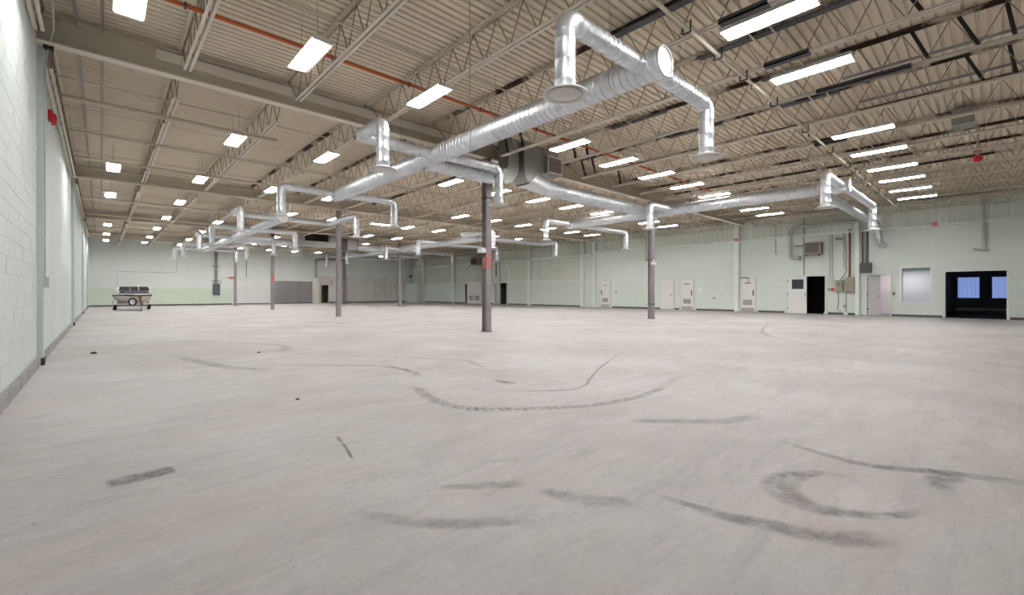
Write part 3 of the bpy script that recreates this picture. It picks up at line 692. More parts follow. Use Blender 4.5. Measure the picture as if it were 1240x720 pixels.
# ================================================================== DUCTS
TZ, BR, TR = 4.65, 0.13, 0.217
def elbow(parent, P, d0, d1, r, rad, name='elbow'):
    """segmented elbow at corner P turning from direction d0 to d1"""
    d0, d1 = Vector(d0).normalized(), Vector(d1).normalized(); P = Vector(P)
    C = P - d0*rad + d1*rad; pts = []
    ax = d0.cross(d1)
    for k in range(7):
        t = R(90)*k/6
        pts.append(C - d1*(rad*math.cos(t)) + d0*(rad*math.sin(t)))
    mb = MB(); rings = []
    for k, Q in enumerate(pts):
        t = R(90)*k/6; dd = d0*math.cos(t) + d1*math.sin(t); c = dd.cross(ax).normalized()
        rr = r + (0.008 if k in (0, 6) else 0.004 if k % 2 else 0.0)
        rings.append([Q + ax*(rr*math.cos(2*math.pi*i/20)) + c*(rr*math.sin(2*math.pi*i/20)) for i in range(20)])
    mb.rings(rings); return mb.build(name, M['galv'], parent, smooth=35)
def diffuser(parent, x, y, z):
    MB().lathe((x, y, z), [(0.132, 0.07), (0.17, 0.04), (0.285, 0.012), (0.285, 0.0), (0.235, 0.004), (0.205, 0.045), (0.13, 0.06)], 28, cap0=False, cap1=False).build('diffuser', M['diff_rim'], parent, smooth=50)
    MB().lathe((x, y, z), [(0.19, 0.022), (0.2, 0.012), (0.19, 0.004), (0.02, -0.002)], 24).build('diffuser_plate', M['diff'], parent, smooth=40)
    MB().tube((x, y, z+0.01), (x, y, z+0.08), 0.03, 8).build('diffuser_stem', M['handle'], parent)
def branch(root, pts, zd=3.68, r=BR, pitch=0.115, rad=0.17, hang=True):
    """branch duct: horizontal run through pts, then a drop with a round diffuser"""
    pts = [Vector(p) for p in pts]; cur = pts[0]
    end = pts[-1].copy(); bottom = Vector((end.x, end.y, zd+0.07)); allp = pts + [bottom]
    for k in range(len(allp)-1):
        a, b = allp[k].copy(), allp[k+1].copy(); dd = (b-a).normalized()
        if k > 0: a = a + dd*rad
        last = k == len(allp)-2
        if not last: b = b - dd*rad
        if last:
            dr = MB().tube(a, b, r, 20, False, False, pitch*2.2, 0.004).build('drop_duct', M['galv'], root, smooth=35); diffuser(dr, end.x, end.y, zd)
        else:
            MB().tube(a, b, r, 20, False, False, pitch, 0.007).build('branch_duct', M['galv'], root, smooth=35)
            elbow(root, allp[k+1], dd, (allp[k+2]-allp[k+1]).normalized(), r, rad)
    if hang and len(pts) > 1:
        m = (pts[0]+pts[1])/2; MB().bar((m.x, m.y, m.z+r), (m.x, m.y, 5.76), 0.006, 0.006).build('hanger_wire', M['conduit'], root)
def trunk(root, x, y0, y1, r=TR, z=TZ):
    MB().tube((x, y0, z), (x, y1, z), r, 28, False, False, 0.125, 0.010).build('trunk_duct', M['galv'], root, smooth=35)
    for yy, s in ((y0, 1), (y1, -1)):
        MB().lathe((x, yy, z), [(r+0.01, 0.03), (r+0.01, 0.0), (r-0.012, 0.0), (r-0.014, 0.02), (0.02, 0.022)], 28, (0, s, 0)).build('end_cap', M['galv2'], root, smooth=35)
    yy = y0 + 0.9
    while yy < y1:
        MB().lathe((x, yy-0.03, z), [(r, 0), (r+0.014, 0.004), (r+0.014, 0.056), (r, 0.06)], 28, (0, 1, 0), False, False).build('band', M['galv2'], root, smooth=35)
        MB().bar((x-0.1, yy, z+r-0.02), (x-0.1, yy, 5.76), 0.006, 0.006).build('hanger_wire', M['conduit'], root)
        yy += 2.9
def feed(root, x0, x1, y, r, z=4.6):
    MB().tube((x0, y, z), (x1, y, z), r, 28, False, False, 0.125, 0.010).build('feed_duct', M['galv'], root, smooth=35)

# west, near
W1X = 6.2
d1 = thing('spiral_duct', (W1X, 10, TZ), 'large galvanised spiral duct with six drops, nearest the camera', 'duct', 'galvanised duct systems')
trunk(d1, W1X, 3.34, 16.0)
branch(d1, [(W1X, 3.68, TZ), (4.30, 3.68, TZ)]); branch(d1, [(W1X, 3.62, TZ), (8.20, 3.62, TZ)])
branch(d1, [(W1X, 9.55, TZ), (4.22, 9.55, TZ), (4.22, 8.45, TZ)]); branch(d1, [(W1X, 9.62, 4.72), (8.34, 9.62, 4.72)])
branch(d1, [(W1X, 15.72, TZ), (4.30, 15.72, TZ)]); branch(d1, [(W1X, 15.66, TZ), (8.28, 15.66, TZ)])
feed(d1, W1X, 8.535, 10.06, TR-0.002)
# west, far
d2 = thing('spiral_duct', (W1X, 33, TZ), 'galvanised spiral duct far back on the left, before the far wall', 'duct', 'galvanised duct systems')
trunk(d2, W1X, 22.3, 43.7)
branch(d2, [(W1X, 22.55, TZ), (4.25, 22.55, TZ), (4.25, 21.1, TZ)]); branch(d2, [(W1X, 22.7, TZ), (8.5, 22.7, TZ), (8.5, 19.6, TZ)])
branch(d2, [(W1X, 27.6, TZ), (4.25, 27.6, TZ)]); branch(d2, [(W1X, 27.7, TZ), (8.35, 27.7, TZ)])
branch(d2, [(W1X, 32.5, TZ), (4.25, 32.5, TZ), (4.25, 31.5, TZ)]); branch(d2, [(W1X, 32.45, 4.72), (8.42, 32.45, 4.72)])
branch(d2, [(W1X, 38.8, TZ), (4.3, 38.8, TZ)]); branch(d2, [(W1X, 38.7, TZ), (8.2, 38.7, TZ)])
branch(d2, [(W1X, 43.5, TZ), (4.25, 43.5, TZ)]); branch(d2, [(W1X, 43.4, TZ), (8.45, 43.4, TZ)])
feed(d2, W1X, 9.6, 32.9, 0.26)
# east, near
E1X = 17.72
d3 = thing('spiral_duct', (E1X, 10, TZ), 'galvanised spiral duct over the right half, ending near the heater wall', 'duct', 'galvanised duct systems')
trunk(d3, E1X, 3.18, 14.9)
branch(d3, [(E1X, 3.42, TZ), (15.72, 3.42, TZ)]); branch(d3, [(E1X, 3.36, TZ), (22.7, 3.36, TZ)])
branch(d3, [(E1X, 9.25, TZ), (15.9, 9.25, TZ)])
branch(d3, [(E1X, 14.66, TZ), (15.75, 14.66, TZ)]); branch(d3, [(E1X, 14.6, TZ), (22.45, 14.6, TZ)])
feed(d3, 10.715, E1X, 10.0, 0.235)
MB().tube((E1X, 4.02, 4.55), (28.2, 4.02, 4.55), 0.16, 22, False, False, 0.16, 0.005).build('branch_duct', M['galv'], d3, smooth=35)
elbow(d3, (28.4, 4.02, 4.55), (1, 0, 0), (0, 0, -1), 0.16, 0.2)
MB().tube((28.4, 4.02, 4.35), (28.45, 3.95, 3.85), 0.16, 20, False, False, 0.12, 0.008).build('drop_duct', M['galv'], d3, smooth=35)
MB().sweep([(28.45, 3.95, 3.86), (28.5, 3.92, 3.7), (28.62, 3.88, 3.58), (28.8, 3.86, 3.55), (29.05, 3.85, 3.56)], 0.16, 18).build('flexible_elbow', M['galv2'], d3, smooth=35)
MB().box(XR-0.03, XR, 3.62, 4.08, 3.32, 3.9).build('wall_plate', M['galv2'], d3)
# east, far
d4 = thing('spiral_duct', (E1X, 33, TZ), 'galvanised spiral duct far back over the right half', 'duct', 'galvanised duct systems')
trunk(d4, E1X, 21.8, 43.6)
branch(d4, [(E1X, 22.3, TZ), (16.4, 22.3, TZ), (16.4, 19.4, TZ)]); branch(d4, [(E1X, 22.1, TZ), (23.2, 22.1, TZ), (23.2, 20.7, TZ)])
branch(d4, [(E1X, 26.5, TZ), (15.8, 26.5, TZ)]); branch(d4, [(E1X, 26.9, TZ), (23.2, 26.9, TZ)])
branch(d4, [(E1X, 32.2, TZ), (15.95, 32.2, TZ), (15.95, 31.4, TZ)]); branch(d4, [(E1X, 33.9, TZ), (23.8, 33.9, TZ)])
branch(d4, [(E1X, 38.8, TZ), (16.0, 38.8, TZ)]); branch(d4, [(E1X, 38.7, TZ), (23.2, 38.7, TZ)])
branch(d4, [(E1X, 43.3, TZ), (15.9, 43.3, TZ)]); branch(d4, [(E1X, 43.2, TZ), (23.5, 43.2, TZ)])
feed(d4, 14.3, E1X, 32.9, 0.26)

def sweep_rect(path, hw, y0, y1):
    """rectangular duct swept in the X-Z plane: path of (x, z), half width hw, depth y0..y1"""
    mb = MB(); rings = []; pts = [Vector((x, 0, z)) for x, z in path]
    for i, P in enumerate(pts):
        dd = (pts[min(i+1, len(pts)-1)] - pts[max(i-1, 0)]).normalized(); n = Vector((-dd.z, 0, dd.x))
        a, b = P + n*hw, P - n*hw
        rings.append([Vector((a.x, y0, a.z)), Vector((b.x, y0, b.z)), Vector((b.x, y1, b.z)), Vector((a.x, y1, a.z))])
    return mb.rings(rings)
def rect_to_round(x0, x1, hw, y0, y1, z, yr, r, zr=None, tilt=0.0):
    """square-to-round sheet metal piece; tilt leans the square end (radians, about Y)"""
    mb = MB(); n = 32; A = []; B = []
    zr = z if zr is None else zr
    yc = (y0+y1)/2; hy = (y1-y0)/2
    for i in range(n):
        t = 2*math.pi*(i+0.5)/n; c, s = math.cos(t), math.sin(t); k = 1/max(abs(c), abs(s)); h = hw*s*k
        A.append(Vector((x0 + h*math.sin(tilt), yc + hy*c*k, z + h*math.cos(tilt)))); B.append(Vector((x1, yr + r*c, zr + r*s)))
    return mb.rings([A, B], False, False)
def arc(cx, cz, rad, a0, a1, n=7): return [(cx + rad*math.cos(R(a0+(a1-a0)*k/n)), cz + rad*math.sin(R(a0+(a1-a0)*k/n))) for k in range(n+1)]

# roof-top unit drops: near
u1 = thing('air_handler', (10, 10, 4.4), 'sheet metal air handler drop with white framed return grille, near the first column', 'air handler', 'air handlers')
sweep_rect([(9.12, 5.79), (9.12, 5.2)] + arc(8.72, 5.02, 0.4, 0, -90), 0.21, 9.82, 10.28).build('supply_duct', M['galv_dark'], u1, smooth=30)
rect_to_round(8.72, 8.53, 0.21, 9.82, 10.28, 4.62, 10.06, TR, 4.6).build('transition', M['galv2'], u1, smooth=35)
sweep_rect([(9.72, 5.79), (9.72, 5.2)] + arc(10.14, 5.02, 0.42, 180, 225, 5), 0.26, 9.72, 10.28).build('supply_duct', M['galv_dark'], u1, smooth=30)
rect_to_round(9.845, 10.72, 0.29, 9.69, 10.29, 4.72, 10.0, 0.235, 4.6, R(45)).build('transition', M['galv'], u1, smooth=35)
MB().box(10.02, 11.06, 9.76, 10.28, 4.98, 5.79).build('return_box', M['galv_dark'], u1)
MB().box(10.40, 11.08, 9.62, 9.76, 4.99, 5.53).build('grille_boot', M['galv_dark'], u1)
gf = MB()
for a in ((10.40, 10.44, 4.99, 5.53), (11.04, 11.08, 4.99, 5.53), (10.44, 11.04, 4.99, 5.03), (10.44, 11.04, 5.49, 5.53)): gf.box(a[0], a[1], 9.6, 9.62, a[2], a[3])
gf = gf.build('grille_frame', M['white'], u1)
MB().box(10.44, 11.04, 9.612, 9.62, 5.03, 5.49).build('grille', M['grille'], gf)
for k in range(9): MB().bar((10.44, 9.607, 5.06+0.05*k), (11.04, 9.607, 5.06+0.05*k), 0.012, 0.008).build('grille_bar', M['grille'], gf)
# far
u2 = thing('air_handler', (12, 33, 4.4), 'long sheet metal air handler box with black return opening, behind the second column', 'air handler', 'air handlers')
MB().box(9.9, 13.2, 32.6, 33.1, 4.42, 4.80).build('supply_duct', M['galv_dark'], u2)
bx = MB().box(9.9, 10.45, 32.6, 33.1, 4.8, 5.4).box(12.08, 12.6, 32.6, 33.1, 4.8, 5.4).box(10.45, 12.08, 33.0, 33.1, 4.8, 5.4).build('return_box', M['galv_dark'], u2)
MB().box(10.47, 12.06, 32.95, 33.0, 4.82, 5.34).build('return_opening', M['black'], bx)
for k in range(12): MB().bar((10.53+0.13*k, 32.66, 4.82), (10.53+0.13*k, 32.66, 5.34), 0.015, 0.02).build('grille_bar', M['black'], bx)
rect_to_round(9.9, 9.602, 0.25, 32.6, 33.1, 4.6, 32.9, 0.26).build('transition', M['galv2'], u2, smooth=35)
MB().box(12.95, 13.34, 32.5, 33.15, 4.35, 5.15).build('damper_box', M['dark'], u2)
MB().box(13.36, 14.2, 32.45, 33.15, 4.30, 5.12).build('end_box', M['galv_dark'], u2)
ef = MB().box(13.36, 13.40, 32.43, 32.45, 4.30, 5.12).box(14.16, 14.2, 32.43, 32.45, 4.30, 5.12).box(13.40, 14.16, 32.43, 32.45, 4.30, 4.34).box(13.40, 14.16, 32.43, 32.45, 5.08, 5.12).build('panel_frame', M['dark'], u2)
MB().box(13.40, 14.16, 32.44, 32.45, 4.34, 5.08).build('access_panel', M['louver'], ef)

# hanging cable near the middle of the frame
tag(MB().bar((4.2, 5.52, 3.34), (4.2, 5.52, 5.78), 0.008, 0.008).build('hanging_wire', M['conduit']), 'thin bare wire hanging down in front of the large near duct', 'wire')

# ================================================================== THINGS ON THE COLUMNS
s = thing('red_sign', (CX[0], GY[0], 1.9), 'tall red sign on the nearest column', 'sign', 'red column signs')
MB().box(CX[0]-0.02, CX[0]+0.085, GY[0]-0.125, GY[0]-0.116, 1.90, 2.37).build('sign_plate', M['red'], s)
MB().box(CX[0]-0.095, CX[0]-0.089, GY[0]-0.11, GY[0]+0.06, 1.90, 2.26).build('sign_plate', M['red'], s)
rl = MB()
rl.box(CX[0]+0.01, CX[0]+0.045, GY[0]-0.127, GY[0]-0.125, 1.98, 2.30)
rl.build('pale_lettering', M['redlite'], s)
s = thing('red_sign', (CX[0], GY[2], 1.9), 'small red sign on a column farther back', 'sign', 'red column signs')
MB().box(CX[0]-0.07, CX[0]+0.07, GY[2]-0.125, GY[2]-0.116, 1.86, 2.34).build('sign_plate', M['red'], s)
MB().box(CX[0]-0.015, CX[0]+0.02, GY[2]-0.127, GY[2]-0.125, 1.93, 2.27).build('pale_lettering', M['redlite'], s)
e = thing('emergency_light', (CX[0]-0.2, GY[0], 2.35), 'white emergency light box on the nearest column', 'emergency light', 'column light boxes')
MB().box(CX[0]-0.30, CX[0]-0.10, GY[0]-0.1, GY[0]+0.06, 2.38, 2.50).build('housing', M['plastic'], e)
MB().box(CX[0]-0.27, CX[0]-0.13, GY[0]-0.07, GY[0]+0.03, 2.50, 2.53).build('lid', M['plastic'], e)
e = thing('emergency_light', (CX[1], GY[0]-0.2, 2.4), 'white emergency light box on the banded column before the doors', 'emergency light', 'column light boxes')
MB().box(CX[1]-0.23, CX[1]+0.06, GY[0]-0.22, GY[0]-0.116, 2.42, 2.54).build('housing', M['plastic'], e)
MB().lathe((CX[1]-0.15, GY[0]-0.17, 2.60), [(0.04, 0), (0.05, 0.04), (0.03, 0.07)], 12, (0, -1, 0)).build('lamp_head', M['plastic'], e)
tag(MB().box(CX[0]+0.10, CX[0]+0.14, GY[0]-0.08, GY[0]+0.02, 3.95, 4.5).build('cable_strap', M['yellow']), 'ochre strap hanging beside the top of the nearest column', 'strap')
tag(MB().box(CX[0]+0.1, CX[0]+0.2, GY[0]-0.1, GY[0], 1.3, 1.45).build('switch_box', M['conduit']), 'small grey box on the side of the nearest column', 'box')
tag(MB().box(CX[0]-0.45, CX[0]-0.1, GY[3]-0.1, GY[3]+0.05, 2.36, 2.52).build('alarm_horn', M['orange']), 'small orange horn on the slim column by the far wall', 'alarm')

# ================================================================== FAR WALL FITTINGS
eb = thing('electrical_panel', (8.08, YF-0.1, 0.93), 'dark slate electrical panel with a conduit riser on the far wall', 'electrical panel')
MB().box(7.8, 8.36, YF-0.2, YF-0.022, 0.93, 2.0).build('cabinet', M['slate'], eb)
MB().box(7.85, 8.31, YF-0.215, YF-0.2, 0.98, 1.95).build('door', M['slate'], eb)
for x in (7.97, 8.05, 8.13): MB().tube((x, YF-0.08, 2.0), (x, YF-0.08, 5.3), 0.035, 8).build('riser_pipe', M['conduit'], eb)
for z in (2.25, 3.6): MB().box(7.7, 8.4, YF-0.07, YF-0.022, z, z+0.05).build('bracket', M['dark'], eb)
tag(MB().sweep([(1.03, YF-0.02, 1.6), (1.03, YF-0.02, 2.95), (5.0, YF-0.02, 2.95), (5.07, YF-0.02, 2.95), (5.07, YF-0.02, 4.5)], 0.014, 6).build('wall_conduit', M['conduit']), 'thin conduit outline on the far wall above the boat', 'conduit')
tag(MB().sweep([(8.45, YF-0.03, 2.0), (8.5, YF-0.03, 2.6), (9.6, YF-0.03, 2.62)], 0.014, 6).build('wall_conduit', M['conduit']), 'thin conduit leading right from the far electrical panel', 'conduit')
tag(MB().tube((10.6, YF-0.05, 2.7), (10.6, YF-0.05, 4.6), 0.04, 8).bar((10.4, YF-0.05, 4.6), (10.9, YF-0.05, 4.6), 0.06, 0.06).build('drop_pipe', M['conduit']), 'short grey pipe hanging on the far wall above the white panels', 'pipe')
st = thing('dust_collector', (17.2, YF-0.25, 0), 'stained cream cabinet with grey flue pipe beside the far doorway', 'cabinet')
MB().box(16.9, 17.55, YF-0.5, YF-0.06, 0, 2.25).build('cabinet', M['cream_panel'], st)
MB().box(17.47, 17.56, YF-0.52, YF-0.5, 0, 2.25).build('warning_strip', M['yellow'], st)
MB().lathe((17.2, YF-0.28, 2.25), [(0.32, 0), (0.3, 0.25), (0.12, 0.5)], 12).build('hood', M['cream_panel'], st)
MB().tube((17.15, YF-0.28, 2.7), (17.15, YF-0.28, 4.6), 0.11, 14).build('flue_pipe', M['conduit'], st, smooth=40)
MB().sweep([(17.15, YF-0.28, 4.55), (17.2, YF-0.28, 4.72), (17.4, YF-0.28, 4.8), (20.4, YF-0.28, 4.85)], 0.11, 14).build('flue_pipe', M['conduit'], st, smooth=40)
MB().tube((20.35, YF-0.28, 4.9), (20.35, YF-0.28, 0.0), 0.11, 14).build('downpipe', M['conduit'], st, smooth=40)
# exit sign
def text(body, size, loc, rot, material, parent=None, extrude=0.002):
    c = bpy.data.curves.new('lettering', 'FONT'); c.body = body; c.size = size; c.align_x = 'CENTER'; c.align_y = 'CENTER'; c.extrude = extrude
    t = bpy.data.objects.new('lettering', c); COL.objects.link(t)
    dg = bpy.context.evaluated_depsgraph_get(); me = bpy.data.meshes.new_from_object(t.evaluated_get(dg))
    bpy.data.objects.remove(t); me.materials.clear(); me.materials.append(material)
    o = bpy.data.objects.new('lettering', me); COL.objects.link(o); o.location = loc; o.rotation_euler = rot
    if parent: o.parent = parent; o.location = Vector(loc) - WORLD[parent]
    return o
es = thing('exit_sign', (18.3, YF-0.1, 2.3), 'exit sign with red letters above the far doorway', 'sign')
MB().box(18.1, 18.5, YF-0.10, YF-0.05, 2.12, 2.42).build('sign_box', M['plastic'], es)
text('EXIT', 0.17, (18.3, YF-0.104, 2.27), (R(90), 0, 0), M['redlite'], es)
tag(MB().box(18.86, 18.96, YF-0.07, YF-0.04, 2.05, 2.5).build('red_notice', M['redlite']), 'narrow red notice right of the exit sign', 'sign')
tag(MB().box(19.5, 19.85, YF-0.15, YF-0.02, 3.9, 4.25).build('junction_box', M['conduit']), 'grey junction box high on the far wall beside the downpipe', 'box')
tag(MB().box(28.72, 28.9, YF-0.25, YF, 3.05, 3.3).build('wall_speaker', M['black']), 'small black box on the far wall above the closet', 'speaker')

# ================================================================== RIGHT WALL FITTINGS
# near unit heater with gas pipe
uh = thing('unit_heater', (XR-0.35, 6.8, 3.3), 'brown unit heater hung on the right wall above the double door', 'heater', 'unit heaters')
MB().box(XR-0.55, XR-0.06, 6.42, 7.2, 3.26, 3.92).build('casing', M['heater'], uh)
hc = MB().box(XR-0.56, XR-0.55, 6.5, 7.12, 3.36, 3.86).build('core', M['heater_d'], uh)
for k in range(7): MB().box(XR-0.585, XR-0.56, 6.5, 7.12, 3.38+0.07*k, 3.392+0.07*k).build('fin', M['heater'], hc)
for yy in (6.5, 7.1): MB().bar((XR-0.5, yy, 3.26), (XR-0.5, yy, 3.16), 0.06, 0.06).build('foot', M['black'], uh)
MB().tube((XR-0.2, 7.2, 3.78), (XR-0.2, 7.75, 3.8), 0.04, 8).build('pipe_stub', M['conduit'], uh, smooth=40)
tag(MB().tube((XR-0.06, 7.32, 2.15), (XR-0.06, 7.32, 5.3), 0.035, 8).build('riser_pipe', M['conduit'], smooth=40), 'grey riser pipe just left of the brown heater', 'pipe')
tag(MB().tube((XR-0.04, 8.75, 3.4), (XR-0.04, 8.75, 5.2), 0.03, 8).build('riser_pipe', M['pipe_sage'], smooth=40), 'short sage pipe above the double door, left of the insulated pipe', 'pipe')
dp = thing('insulated_pipe', (XR-0.25, 7.0, 4.9), 'fat pale insulated pipe looping down beside the brown heater', 'pipe')
MB().sweep([(XR-0.2, 4.9, 4.88), (XR-0.2, 7.5, 4.88), (XR-0.2, 7.75, 4.85), (XR-0.2, 7.92, 4.72), (XR-0.2, 7.96, 4.5)], 0.1, 14).build('pipe', M['pipe_sage'], dp, smooth=40)
MB().sweep([(XR-0.2, 7.96, 4.52), (XR-0.2, 7.96, 3.3), (XR-0.2, 7.9, 3.16), (XR-0.2, 7.78, 3.12), (XR-0.2, 7.5, 3.11)], 0.1, 14).build('pipe', M['pipe_sage'], dp, smooth=40)
MB().lathe((XR-0.2, 7.52, 3.11), [(0.12, 0), (0.12, 0.08)], 14, (0, -1, 0)).build('end_collar', M['conduit'], dp)
# electrical boxes between the double door and the wall column
def wbox(name, y0, y1, z0, z1, dep, m, label, cat, lid=True, group=None):
    t = thing(name, (XR-dep/2, (y0+y1)/2, z0), label, cat, group)
    MB().box(XR-dep, XR, y0, y1, z0, z1).build('cabinet', m, t)
    if lid: MB().box(XR-dep-0.012, XR-dep, y0+0.025, y1-0.025, z0+0.025, z1-0.025).build('door', m, t)
    return t
t = wbox('breaker_box', 5.52, 5.84, 1.23, 1.84, 0.17, M['tan'], 'small tan disconnect box left of the larger breaker box', 'electrical box')
MB().box(XR-0.2, XR-0.18, 5.62, 5.74, 1.60, 1.65).build('switch', M['black'], t)
t = wbox('breaker_box', 5.01, 5.42, 1.20, 2.0, 0.2, M['tan'], 'larger tan breaker box beside the sage wall column', 'electrical box')
MB().lathe((XR-0.21, 5.2, 1.42), [(0.03, 0), (0.03, 0.03)], 10, (-1, 0, 0)).build('lock', M['louver'], t)
tag(MB().sweep([(XR-0.06, 5.26, 2.0), (XR-0.06, 5.24, 2.15), (XR-0.06, 5.24, 4.5)], 0.045, 8).build('riser_pipe', M['rust'], smooth=40), 'rust brown riser pipe above the larger tan breaker box', 'pipe')
tag(MB().tube((XR-0.05, 6.0, 1.5), (XR-0.05, 6.0, 4.35), 0.025, 8).build('riser_pipe', M['pipe_sage'], smooth=40), 'slim sage riser above the red pull station', 'pipe')
tag(MB().tube((XR-0.05, 6.12, 1.5), (XR-0.05, 6.12, 4.35), 0.02, 8).build('riser_pipe', M['pipe_sage'], smooth=40), 'slim sage riser above the small grey switch', 'pipe')
tag(MB().tube((XR-0.04, 5.50, 2.55), (XR-0.04, 5.50, 4.35), 0.022, 8).build('riser_pipe', M['pipe_sage'], smooth=40), 'slim sage riser above the white emergency light', 'pipe')
tag(MB().sweep([(XR-0.05, 5.66, 1.84), (XR-0.05, 5.50, 2.1), (XR-0.05, 5.39, 2.3), (XR-0.05, 5.38, 3.2), (XR-0.05, 5.46, 4.3)], 0.022, 8).build('flexible_conduit', M['conduit'], smooth=40), 'grey flexible conduit curving up from the small tan box', 'conduit')
tag(MB().sweep([(XR-0.04, 5.74, 1.23), (XR-0.04, 5.72, 0.6), (XR-0.04, 5.78, 0.3), (XR-0.04, 5.6, 0.16)], 0.018, 8).build('flexible_conduit', M['conduit'], smooth=40), 'grey flexible conduit hanging below the small tan box', 'conduit')
tag(MB().tube((XR-0.04, 5.4, 0.15), (XR-0.04, 5.4, 1.2), 0.018, 8).build('wall_conduit', M['conduit'], smooth=40), 'thin conduit below the larger tan breaker box', 'conduit')
tag(MB().box(XR-0.08, XR, 5.38, 5.52, 0.40, 0.52).build('outlet_box', M['conduit']), 'grey outlet box below the tan boxes', 'box')
tag(MB().box(XR-0.1, XR, 5.33, 5.5, 0.0, 0.14).build('floor_box', M['plastic']), 'white floor box at the wall foot below the tan boxes', 'box')
tag(MB().box(XR-0.16, XR-0.02, 6.2, 6.36, 0, 0.16).build('door_stop', M['plastic']), 'white bucket like block at the right jamb of the double door', 'box')
t = thing('emergency_light', (XR-0.1, 5.6, 2.42), 'white emergency light on the wall above the tan boxes', 'emergency light')
MB().box(XR-0.12, XR, 5.44, 5.8, 2.42, 2.54).build('housing', M['plastic'], t)
tag(MB().box(XR-0.06, XR, 5.94, 6.06, 1.28, 1.42).build('pull_station', M['redp']), 'red fire alarm pull station right of the double door', 'alarm')
tag(MB().box(XR-0.06, XR, 6.1, 6.2, 1.28, 1.42).build('light_switch', M['conduit']), 'small grey switch beside the red pull station', 'switch')
t = wbox('junction_box', 4.32, 4.78, 2.2, 2.7, 0.18, M['dark'], 'grey junction box right of the sage wall column', 'electrical box')
t['label'] = 'grey junction box at the wall column, under the vertical pipes'
for c, yy, m, l in ((0, 4.70, M['rust'], 'red brown riser pipe above the grey junction box'), (1, 4.60, M['conduit'], 'grey riser pipe above the junction box, middle of three'), (2, 4.50, M['dark'], 'dark riser pipe above the junction box, rightmost of three')):
    tag(MB().tube((XR-0.036, yy, 2.7), (XR-0.036, yy, 4.32), 0.035, 8).build('riser_pipe', m, smooth=40), l, 'pipe')
t = wbox('control_box', 5.55, 5.85, 3.98, 4.12, 0.08, M['tan'], 'flat tan box high between the sage risers', 'electrical box', False)
tag(MB().box(XR-0.05, XR, 3.42, 3.5, 1.05, 1.2).build('light_switch', M['handle']), 'dark switch right of the ajar door', 'switch')
tag(MB().box(XR-0.20, XR-0.14, 1.88, 2.06, 4.31, 4.46).build('strobe_light', M['redp']), 'red strobe on the girt above the square window', 'alarm')
tag(MB().box(XR-0.24, XR-0.16, 10.84, 10.98, 4.36, 4.5).build('strobe_light', M['redp']), 'red strobe on the wall column left of the louvered door', 'alarm')
sp = thing('sprinkler_riser', (XR-0.15, 0.35, 3.1), 'sage downpipe with valve hanging on the right wall', 'pipe', 'wall downpipes')
MB().tube((XR-0.15, 0.39, 3.2), (XR-0.15, 0.39, 5.5), 0.06, 12).build('pipe', M['pipe_sage'], sp, smooth=40)
MB().lathe((XR-0.15, 0.39, 3.05), [(0.05, 0), (0.11, 0.05), (0.11, 0.14), (0.06, 0.2)], 12).build('valve', M['pipe_sage'], sp, smooth=40)
MB().tube((XR-0.15, 0.39, 3.12), (XR-0.15, 0.72, 3.15), 0.035, 8).build('outlet', M['pipe_sage'], sp, smooth=40)
MB().tube((XR-0.15, 0.39, 3.12), (XR-0.4, 0.2, 3.05), 0.03, 8).build('lever', M['pipe_sage'], sp, smooth=40)
sp = thing('sprinkler_riser', (XR-0.15, 16.4, 3.5), 'sage downpipe with valve on the right wall above the plain door', 'pipe', 'wall downpipes')
MB().tube((XR-0.15, 17.1, 3.6), (XR-0.15, 17.1, 5.2), 0.05, 12).build('pipe', M['pipe_sage'], sp, smooth=40)
MB().lathe((XR-0.15, 17.1, 3.42), [(0.05, 0), (0.09, 0.05), (0.09, 0.15), (0.05, 0.2)], 12).build('valve', M['pipe_sage'], sp, smooth=40)
MB().sweep([(XR-0.15, 17.1, 5.15), (XR-0.4, 17.2, 5.3), (XR-1.5, 17.6, 5.3)], 0.04, 8).build('elbow_pipe', M['pipe'], sp, smooth=40)
tag(MB().box(XR-0.03, XR, 13.1, 13.3, 1.15, 1.5).build('notice_plate', M['sage']), 'faint pale plate on the wall right of the louvered doors', 'sign')
tag(MB().box(XR-0.06, XR, 12.25, 12.4, 0.78, 0.88).build('outlet_box', M['conduit']), 'small grey outlet between the louvered doors', 'box')
tag(MB().box(XR-0.04, XR, 19.7, 19.8, 1.15, 1.3).build('light_switch', M['conduit']), 'small grey switch right of the fourth louvered door', 'switch')
# white louvered cabinet by the far doorways
cb = thing('louvered_cabinet', (XR-0.3, 37, 0), 'tall white cabinet with two louvers between the far doorways', 'cabinet')
MB().box(XR-0.45, XR-0.05, 35.75, 38.1, 0.02, 2.28).build('cabinet', M['door'], cb)
for y0, y1 in ((36.0, 36.75), (37.05, 37.7)):
    lv = MB().box(XR-0.47, XR-0.45, y0, y1, 0.35, 0.85).build('louver', M['louver'], cb)
    for k in range(6): MB().bar((XR-0.475, y0, 0.4+0.08*k), (XR-0.475, y1, 0.4+0.08*k), 0.02, 0.03).build('slat', M['louver'], lv)
MB().box(XR-0.47, XR-0.45, 36.95, 37.05, 1.0, 1.12).build('handle', M['louver'], cb)
uh = thing('unit_heater', (XR-0.5, 36.4, 4.0), 'dark unit heater on a pipe frame above the white louvered cabinet', 'heater', 'unit heaters')
MB().box(XR-0.75, XR-0.15, 35.9, 37.1, 4.0, 4.75).build('casing', M['heater'], uh)
MB().box(XR-0.77, XR-0.75, 36.0, 37.0, 4.1, 4.65).build('core', M['heater_d'], uh)
fr = MB()
for yy in (35.95, 36.45, 37.15): fr.tube((XR-0.6, yy, 2.85), (XR-0.6, yy, 4.0), 0.035, 8)
